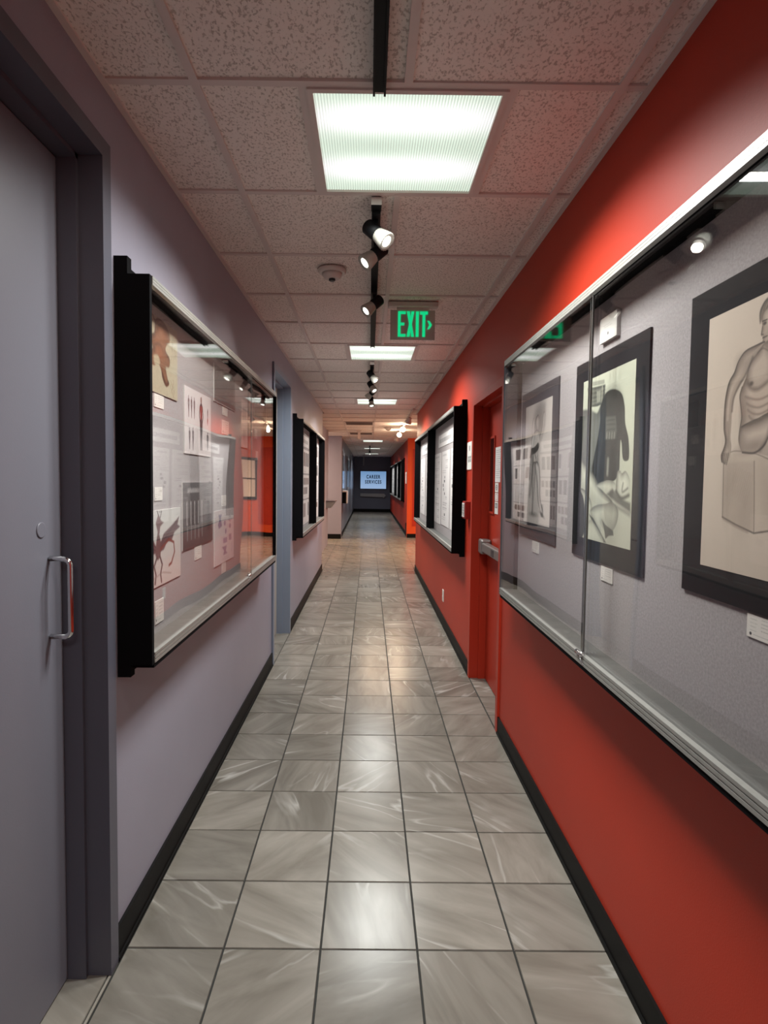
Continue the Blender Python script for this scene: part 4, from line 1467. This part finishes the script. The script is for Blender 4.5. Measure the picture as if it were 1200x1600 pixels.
card('L', 2.875, 2.960, 1.339, 1.393, 'caption card above the violet badge poster', 1, group=G_L)
card('L', 3.69, 3.77, 1.74, 1.80, 'caption card below the grey print at the far end', 0, group=G_L)
card('L', 3.73, 3.81, 1.60, 1.66, 'lower caption card behind the far pane', 1, group=G_L)

# ------------------------------------------------------------------ sheets in the second cases
def header_mat():
    c = Canvas(260, 40, (.62, .59, .59))
    u = .08
    while u < .9:
        wl = random.uniform(.03, .06)
        c.rect(u, .34, u + wl * .75, .68, (.22, .21, .22), .75)
        u += wl
    return c.mat('header_strip')


def column_mat(seed):
    c = Canvas(110, 150, (.60, .57, .57))
    v = .04
    c.text_lines(.1, v, .9, .09, 1, (.3, .29, .3), .6, .5)
    v = .12
    while v < .94:
        k = random.random()
        if k < .3:
            u = random.uniform(.1, .6)
            c.rect(u, v, u + random.uniform(.05, .14), v + .035, (.07, .065, .075), .9)
            v += .055
        else:
            c.text_lines(.1 + random.choice((0, .1, .4)), v, .9, v + .05, 2, (.22, .21, .23), .7, .4)
            v += random.uniform(.06, .10)
    c.line([(.03, 0), (.03, 1)], .004, (.5, .48, .48), .5)
    return c.mat('text_column')


def photo_mat(nr, nc, seed):
    c = Canvas(150, 110, (.62, .57, .56))
    for r in range(nr):
        for q in range(nc):
            if random.random() < .75:
                u0, v0 = .06 + q * .9 / nc, .12 + r * .8 / nr
                c.rect(u0, v0, u0 + .62 / nc, v0 + .58 / nr, random.choice([(.05, .045, .05), (.09, .07, .07), (.16, .10, .09)]), .95)
    c.text_lines(.06, .92, .6, .97, 1, (.3, .3, .3), .6)
    return c.mat('photo_page')


HM = header_mat()
HM2 = header_mat()
COLS = [column_mat(i) for i in range(3)]
PH = [photo_mat(1, 5, 0), photo_mat(1, 3, 1), photo_mat(2, 4, 2)]


def sheet(side, y0, y1, z0, z1, mat, label, group, th=0.004):
    return tag(board('text_sheet', side, BXL if side == 'L' else BXR, y0, y1, z0, z1, th, mat, M_CARD), label, 'sheet', group)


GR2 = 'white sheets in the right two bay case'
sheet('R', 5.17, 6.24, 1.835, 1.962, HM, 'wide white header strip in the near bay of the right case', GR2)
sheet('R', 6.03, 6.555, 1.022, 1.778, COLS[0], 'text column sheet farthest left in the near bay, beside the divider', GR2)
sheet('R', 5.385, 5.93, 1.035, 1.778, COLS[1], 'middle text column sheet in the near bay of the right case', GR2)
sheet('R', 4.72, 5.29, 1.035, 1.778, COLS[2], 'text column sheet nearest the black end board of the right case', GR2)
sheet('R', 7.10, 8.10, 1.835, 1.962, HM2, 'white header strip in the far bay of the right case', GR2)
sheet('R', 7.68, 8.30, 1.022, 1.785, COLS[1], 'left text column sheet in the far bay of the right case', GR2)
sheet('R', 6.90, 7.55, 1.022, 1.785, COLS[2], 'right text column sheet in the far bay, beside the divider', GR2)
GL2 = 'pages in the left two bay case'
sheet('L', 5.80, 7.00, 1.850, 1.975, HM2, 'header strip at the top of the near bay in the left case', GL2)
for k, (za, zb) in enumerate(((1.56, 1.83), (1.27, 1.54), (0.98, 1.25))):
    nm = ('upper', 'middle', 'lower')[k]
    sheet('L', 5.76, 6.38, za, zb, PH[k], nm + ' photo page at the near end of the near bay, left case', GL2)
    sheet('L', 6.42, 7.04, za - .01, zb - .01, PH[(k + 1) % 3], nm + ' photo page beside the divider in the near bay, left case', GL2)
for k, (za, zb) in enumerate(((1.72, 1.97), (1.46, 1.71), (1.20, 1.45), (0.955, 1.19))):
    nm = ('top', 'second', 'third', 'bottom')[k]
    sheet('L', 7.24, 8.30, za, zb, [PH[1], PH[0], COLS[0], PH[2]][k], nm + ' page in the far bay of the left case', GL2)
BXR_keep = BXR
BXR = 1.02 - 0.022
for k, (ya, yb) in enumerate(((16.6, 18.0), (18.5, 20.4), (20.9, 24.6))):
    sheet('R', ya, yb, 1.0, 1.95, COLS[k], ('nearest', 'middle', 'farthest')[k] + ' white sheet in the distant case on the far red wall', 'sheets in the distant case')
BXR = BXR_keep

# ------------------------------------------------------------------ track lighting
TXC = 0.017
SEGS = [(-2.0, 1.655, 'black lighting track running overhead to the nearest ceiling panel'), (2.275, 4.715, 'black lighting track between the first and second ceiling panels'),
        (5.34, 7.735, 'black lighting track between the second and third ceiling panels'), (18.2, 23.2, 'short black lighting track at the far end of the corridor')]
for i, (a, b, lb) in enumerate(SEGS):
    r = empty('lighting_track', lb, 'lighting track', 'black ceiling light tracks')
    q = MB()
    hw = 0.018
    q.box(TXC - hw, TXC + hw, a, b, H - 0.004, H)
    q.box(TXC - hw, TXC - hw + .006, a, b, H - 0.028, H - 0.004)
    q.box(TXC + hw - .006, TXC + hw, a, b, H - 0.028, H - 0.004)
    q.box(TXC - hw + .006, TXC + hw - .006, a, b, H - 0.016, H - 0.004)
    q.build('track_channel', M_TRACK, r)
    MB().box(TXC - 0.020, TXC + 0.020, a - .002, a + .055, H - 0.034, H - .001).build('end_feed', M_TRACK, r, .002)
    if i in (1, 2):
        MB().box(TXC - 0.0205, TXC + 0.0205, a - .004, a - .002, H - 0.033, H - .004).build('end_cap', M_WHITEM, r)


def spot_head(y, aim, label, power=4.0, rise=0.0, xo=TXC, body=M_TRACK, bell=M_BELL, lens=M_LENSW, light=True, zt=H - 0.028, grp='track spotlights'):
    r = empty('track_spotlight', label, 'spotlight', grp)
    MB().box(xo - 0.016, xo + 0.016, y - 0.045, y + 0.045, zt - 0.022, zt).build('track_adapter', body, r, .002)
    P = Vector((xo, y, zt - 0.075))
    MB().tube([(xo, y, zt - 0.022), (xo, y, zt - 0.05), P], 0.009, 10).build('stem', body, r)
    d = (Vector(aim) - P).normalized()
    q = d.to_track_quat('Z', 'Y').to_matrix().to_4x4()
    M = Matrix.Translation(P) @ q
    MB().lathe([(0.026, -0.055), (0.030, -0.050), (0.031, 0.0), (0.027, 0.012)], M, 22).build('housing', body, r)
    MB().lathe([(0.024, 0.004), (0.028, 0.012), (0.036, 0.050), (0.038, 0.068), (0.0375, 0.070), (0.023, 0.064)], M, 40, flute=0.06).build('bell', bell, r)
    MB().lathe([(0.018, 0.062), (0.0225, 0.0655), (0.016, 0.0685)], M, 22).build('bulb_face', lens, r)
    if light:
        L = bpy.data.lights.new('spot_lamp', 'SPOT')
        L.energy = power
        L.color = (1.0, 0.88, 0.74)
        L.spot_size = math.radians(75)
        L.spot_blend = 0.9
        L.shadow_soft_size = 0.018
        o = bpy.data.objects.new('spot_lamp', L)
        o.matrix_world = M @ Matrix.Translation((0, 0, 0.085)) @ Matrix.Rotation(math.pi, 4, 'X')
        C.objects.link(o)
    return r


SP = 10.0
spot_head(0.55, (0.75, 1.15, 1.35), 'spotlight overhead near the viewer, turned to the right case', SP)
spot_head(0.95, (-0.75, 1.9, 1.6), 'unseen spotlight added overhead, turned to the left case', SP)  # out of view, added to brighten the left case
spot_head(2.36, (0.75, 1.95, 1.74), 'nearest track spotlight with ribbed white bell turned to the right', SP)
spot_head(2.58, (-0.72, 2.35, 1.80), 'second track spotlight, turned left just behind the nearest one', SP)
spot_head(3.30, (-0.7, 3.0, 1.80), 'black backed spotlight left of the exit sign', SP)
spot_head(5.52, (0.7, 5.1, 1.55), 'white belled spotlight just past the second ceiling panel, turned right', SP * .75)
spot_head(6.12, (0.6, 5.6, 1.5), 'spotlight turned right, second past the second ceiling panel', SP * .75)
spot_head(6.62, (-0.6, 6.9, 1.9), 'spotlight turned away left, third past the second ceiling panel', SP)
spot_head(7.25, (0.10, 7.0, 1.6), 'spotlight hanging in front of the third ceiling panel', SP)
spot_head(20.6, (0.10, 20.0, 1.6), 'distant spotlight under the far track', SP)
# lobby track with bare bright bulbs
r = empty('lighting_track', 'pale lighting track over the crossing on the right', 'lighting track')
MB().box(0.655, 0.690, 8.75, 14.2, H - 0.024, H).build('track_channel', M_PLASTIC, r)
for k, (y, lit) in enumerate(((9.75, False), (11.4, True), (12.75, True), (14.0, False))):
    P = Vector((0.672, y, H - 0.055))
    lb = ['dim spotlight first on the crossing track', 'bright bulb lamp second on the crossing track', 'bright bulb lamp third on the crossing track', 'pale spotlight last on the crossing track, turned away'][k]
    q = empty('bulb_lamp', lb, 'lamp', 'lamps on the crossing track')
    MB().tube([P + Vector((0, 0, .032)), P], 0.010).build('stem', M_PLASTIC, q)
    d = Vector((-0.25, -1.0, -0.5)).normalized() if lit else Vector((-0.3, 0.5, -0.9)).normalized()
    M = Matrix.Translation(P) @ d.to_track_quat('Z', 'Y').to_matrix().to_4x4()
    MB().lathe([(0.03, -0.03), (0.034, 0.0), (0.06, 0.07)], M, 18).build('lamp_shade', M_PLASTIC, q)
    if lit:
        MB().lathe([(0.005, 0.045), (0.04, 0.06), (0.055, 0.085), (0.045, 0.11), (0.02, 0.122)], M, 18).build('bulb', M_BULB, q)
        point('bulb_light', M @ Vector((0, 0, 0.19)), 9, (1.0, 0.74, 0.5), 0.05)
    else:
        MB().lathe([(0.01, 0.06), (0.05, 0.072), (0.01, 0.074)], M, 18).build('bulb', M_WHITEM, q)

# ------------------------------------------------------------------ exit sign
ex = empty('exit_sign', 'edge lit green exit sign with arrow hanging from the ceiling', 'exit sign')
EY = 3.60
MB().box(0.105, 0.415, EY - 0.03, EY + 0.03, 2.545, H).build('sign_canopy', M_HOUSE, ex, .006)
MB().box(0.16, 0.36, EY - 0.012, EY + 0.012, 2.528, 2.546).build('sign_clamp', M_HOUSE, ex)
MB().box(0.121, 0.397, EY - 0.004, EY + 0.004, 2.350, 2.530).build('sign_plate', M_PLATE, ex)
lx, lz0, lz1 = 0.168, 2.367, 2.522
th = 0.017


def rectp(a, b, c_, d_): return [(a, c_), (b, c_), (b, d_), (a, d_)]


q = MB()
w_ = 0.044
y0, y1 = EY - 0.008, EY - 0.0042
for p in (rectp(lx, lx + th, lz0, lz1), rectp(lx + th, lx + w_ + .004, lz0, lz0 + th), rectp(lx + th, lx + w_ - .004, (lz0 + lz1) / 2 - th / 2, (lz0 + lz1) / 2 + th / 2), rectp(lx + th, lx + w_ + .004, lz1 - th, lz1)):
    q.prism_xz(p, y0, y1)
q.build('letter_e', M_GREEN, ex)
x = lx + w_ + 0.010
q = MB()
q.prism_xz([(x, lz0), (x + .019, lz0), (x + .047, lz1), (x + .028, lz1)], y0, y1)
zc = (lz0 + lz1) / 2
q.prism_xz([(x, lz1), (x + .019, lz1), (x + .024, zc + .02), (x + .0145, zc)], y0, y1)
q.prism_xz([(x + .0225, zc - .02), (x + .0325, zc), (x + .047, lz0), (x + .028, lz0)], y0, y1)
q.build('letter_x', M_GREEN, ex)
x += 0.056
MB().prism_xz(rectp(x, x + .019, lz0, lz1), y0, y1).build('letter_i', M_GREEN, ex)
x += 0.025
q = MB()
q.prism_xz(rectp(x, x + .050, lz1 - th - .002, lz1), y0, y1)
q.prism_xz(rectp(x + .016, x + .034, lz0, lz1 - th - .002), y0, y1)
q.build('letter_t', M_GREEN, ex)
x += 0.046
zc = 2.440
MB().prism_xz([(x, zc + .026), (x + .013, zc + .026), (x + .030, zc), (x + .013, zc - .026), (x, zc - .026), (x + .012, zc)], y0, y1).build('arrow', M_GREEN, ex)

# ------------------------------------------------------------------ smoke detectors
def detector(x, y, label, mat, sc=1.0):
    r = empty('smoke_detector', label, 'smoke detector')
    M = Matrix.Translation((x, y, H)) @ Matrix.Rotation(math.pi, 4, 'X') @ Matrix.Scale(sc, 4)
    MB().lathe([(0.074, 0), (0.074, 0.010), (0.066, 0.018)], M, 32).build('detector_base', mat, r)
    MB().lathe([(0.052, 0.018), (0.050, 0.030), (0.040, 0.044), (0.036, 0.046)], M, 32).build('detector_head', mat, r)
    MB().lathe([(0.017, 0.046), (0.017, 0.054), (0.012, 0.058)], M, 16).build('sensor', M_DARK if sc == 1 else mat, r)


detector(-0.205, 3.06, 'round white smoke detector on the ceiling left of the track', M_PLASTIC)
detector(0.39, 12.0, 'small distant smoke detector over the crossing', M_PLASTIC, 1.1)
# ------------------------------------------------------------------ crossing ceiling bits
for (a, b, lb) in ((10.82, 11.45, 'nearer brown return grille in the crossing ceiling'), (13.22, 13.85, 'farther brown return grille in the crossing ceiling')):
    r = empty('ceiling_vent', lb, 'vent', 'ceiling vents over the crossing')
    q = MB()
    q.box(-0.485, 0.085, a, a + .03, H - .004, H + .006)
    q.box(-0.485, 0.085, b - .03, b, H - .004, H + .006)
    q.box(-0.485, -0.455, a + .03, b - .03, H - .004, H + .006)
    q.box(0.055, 0.085, a + .03, b - .03, H - .004, H + .006)
    q.build('vent_frame', M_HOUSE, r)
    for k in range(8):
        yy = a + .05 + k * (b - a - .1) / 7
        MB().box(-0.455, 0.055, yy - .02, yy + .02, H - .002, H + .002).build('vent_slat', plain('brown_vent', (.12, .085, .07), .6) if k == 0 else bpy.data.materials['brown_vent'], r)
hs = empty('hanging_sign', 'beige ceiling sign seen edge on over the crossing', 'sign')
MB().box(-0.255, -0.205, 12.6, 12.9, H - 0.20, H - 0.03).build('sign_board', M_HOUSE, hs)
MB().box(-0.28, -0.18, 12.62, 12.88, H - 0.03, H).build('sign_canopy', M_HOUSE, hs)

# ------------------------------------------------------------------ left side of the crossing
fr = empty('wall_display', 'narrow framed display on the pink lit wall past the left case', 'display')
MB().box(-0.94, -0.915, 10.0, 11.9, 1.02, 1.98).build('display_frame', plain('walnut_frame', (.16, .07, .05), .5), fr, .004)
board('display_sheet', 'L', -0.915, 10.12, 11.78, 1.12, 1.88, .003, COLS[0], M_CARD, fr)
MB().box(-0.94, -0.84, 9.9, 9.96, 1.0, 2.0).build('display_end', M_FELT, fr)
sh = empty('wall_ledge', 'slanted grey ledge on the wall past the left case', 'ledge')
q = MB()
q.prism_xz([(-0.94, 0.86), (-0.84, 0.86), (-0.74, 1.00), (-0.74, 1.02), (-0.94, 1.02)], 12.6, 13.15)
q.build('ledge_body', M_GREY, sh)
MB().box(-0.94, -0.735, 12.58, 13.17, 1.02, 1.035).build('ledge_top', M_WALL, sh)

# far left wall
ec = empty('wall_cabinet', 'small cream and black cabinet jutting from the far left wall', 'cabinet')
MB().box(-0.712, -0.585, 15.3, 15.95, 0.86, 1.16).build('cabinet_body', M_FELT, ec)
q = MB()
q.box(-0.712, -0.575, 15.28, 15.97, 1.16, 1.19)
q.box(-0.600, -0.575, 15.28, 15.97, 0.86, 1.16)
q.build('cabinet_trim', M_PLASTIC, ec)
for k, (ya, yb) in enumerate(((14.95, 16.3), (18.4, 20.6))):
    p = empty('framed_poster', ('nearer', 'farther')[k] + ' glossy framed poster on the blue grey far wall', 'poster', 'glossy posters on the far left wall')
    MB().box(-0.712, -0.695, ya, yb, 1.15, 2.25).build('poster_frame', M_GREY, p, .004)
    MB().box(-0.695, -0.692, ya + .08, yb - .08, 1.25, 2.15).build('poster_glazing', plain('glossy_poster', (.22, .24, .28), .06) if k == 0 else bpy.data.materials['glossy_poster'], p)

# ------------------------------------------------------------------ end wall
tv = empty('wall_screen', 'lit pale blue screen reading career services on the navy end wall', 'screen')
sx0, sx1, sz0, sz1 = -0.396, 0.805, 1.095, 1.905
MB().box(sx0 - .03, sx1 + .03, 26.94, 27.0, sz0 - .03, sz1 + .03).build('screen_bezel', M_DARK, tv, .006)
k = NT('lit_screen')
tc = k.n('ShaderNodeTexCoord')
sp_ = k.n('ShaderNodeSeparateXYZ')
k.l(tc, 'Generated', sp_, 'Vector')
rp = k.n('ShaderNodeValToRGB')
rp.color_ramp.elements[0].color = (0.34, 0.49, 0.74, 1)
rp.color_ramp.elements[1].color = (0.17, 0.32, 0.56, 1)
k.l(sp_, 'Z', rp, 'Fac')
k.l(rp, 'Color', k.b, 'Emission Color')
k.set(Base_Color=(.02, .02, .02, 1), Emission_Strength=0.58)
MB().box(sx0, sx1, 26.932, 26.94, sz0, sz1).build('display_face', k.m, tv)


def text(body, cx, z, size, parent):
    cu = bpy.data.curves.new('lettering', 'FONT')
    cu.body = body
    cu.size = size
    cu.align_x = 'CENTER'
    cu.extrude = 0.001
    cu.offset = 0.008
    cu.space_character = 1.3
    cu.materials.append(M_INK)
    o = bpy.data.objects.new('lettering', cu)
    o.location = (cx, 26.929, z)
    o.rotation_euler = (math.pi / 2, 0, 0)
    o.scale = (0.66, 1, 1)
    C.objects.link(o)
    bpy.context.view_layer.update()
    me = bpy.data.meshes.new_from_object(o.evaluated_get(bpy.context.evaluated_depsgraph_get()))
    n = bpy.data.objects.new('lettering', me)
    n.matrix_world = o.matrix_world.copy()
    C.objects.link(n)
    n.parent = parent
    bpy.data.objects.remove(o)
    n.name = 'lettering'
    return n


text('CAREER', 0.20, 1.575, 0.225, tv)
text('SERVICES', 0.20, 1.335, 0.225, tv)
sb = empty('wall_shelf', 'grey shelf with pointed end below the blue screen', 'shelf')
q = MB()
q.prism_xz([(-0.40, 0.73), (0.66, 0.70), (0.70, 0.66), (0.80, 0.78), (0.72, 0.86), (-0.40, 0.87)], 26.9, 27.0)
q.build('shelf_body', plain('grey_shelf', (.36, .36, .38), .5), sb)
rod = empty('ceiling_rod', 'thin pale rod hanging from the ceiling before the navy wall', 'rod')
MB().box(-0.26, -0.22, 25.0, 25.04, 2.12, H - .02).build('rod_tube', M_GREY, rod)
MB().box(-0.29, -0.19, 24.97, 25.07, H - .02, H).build('rod_plate', M_GREY, rod)

# ------------------------------------------------------------------ warm tinted red wall end
np_ = empty('wall_niche', 'darker red recessed panel framed on the warm tinted wall end', 'panel')
MB().box(1.13, 1.5, 14.892, 14.9, 0.30, 2.3).build('niche_panel', M_RED, np_)
MB().box(1.115, 1.13, 14.885, 14.9, 0.285, 2.315).build('niche_trim', M_RED_WARMLIT, np_)
sg = board('wall_sign', 'R', 1.02, 15.5, 15.9, 1.40, 1.72, .01, M_NOTE1, M_CARD)
tag(sg, 'small white sign on the far red wall beside the warm tinted corner', 'sign')
cc = empty('lobby_case', 'lobby display case of cream sheets on the warm tinted wall', 'display case')
MB().box(1.55, 3.0, 14.84, 14.898, 0.95, 2.05).build('case_back', M_FELT, cc)
for k in range(3):
    for j in range(2):
        MB().box(1.62 + .46 * k, 2.02 + .46 * k, 14.83, 14.84, 1.02 + .5 * j, 1.48 + .5 * j).build('case_sheet', M_CARD, cc)
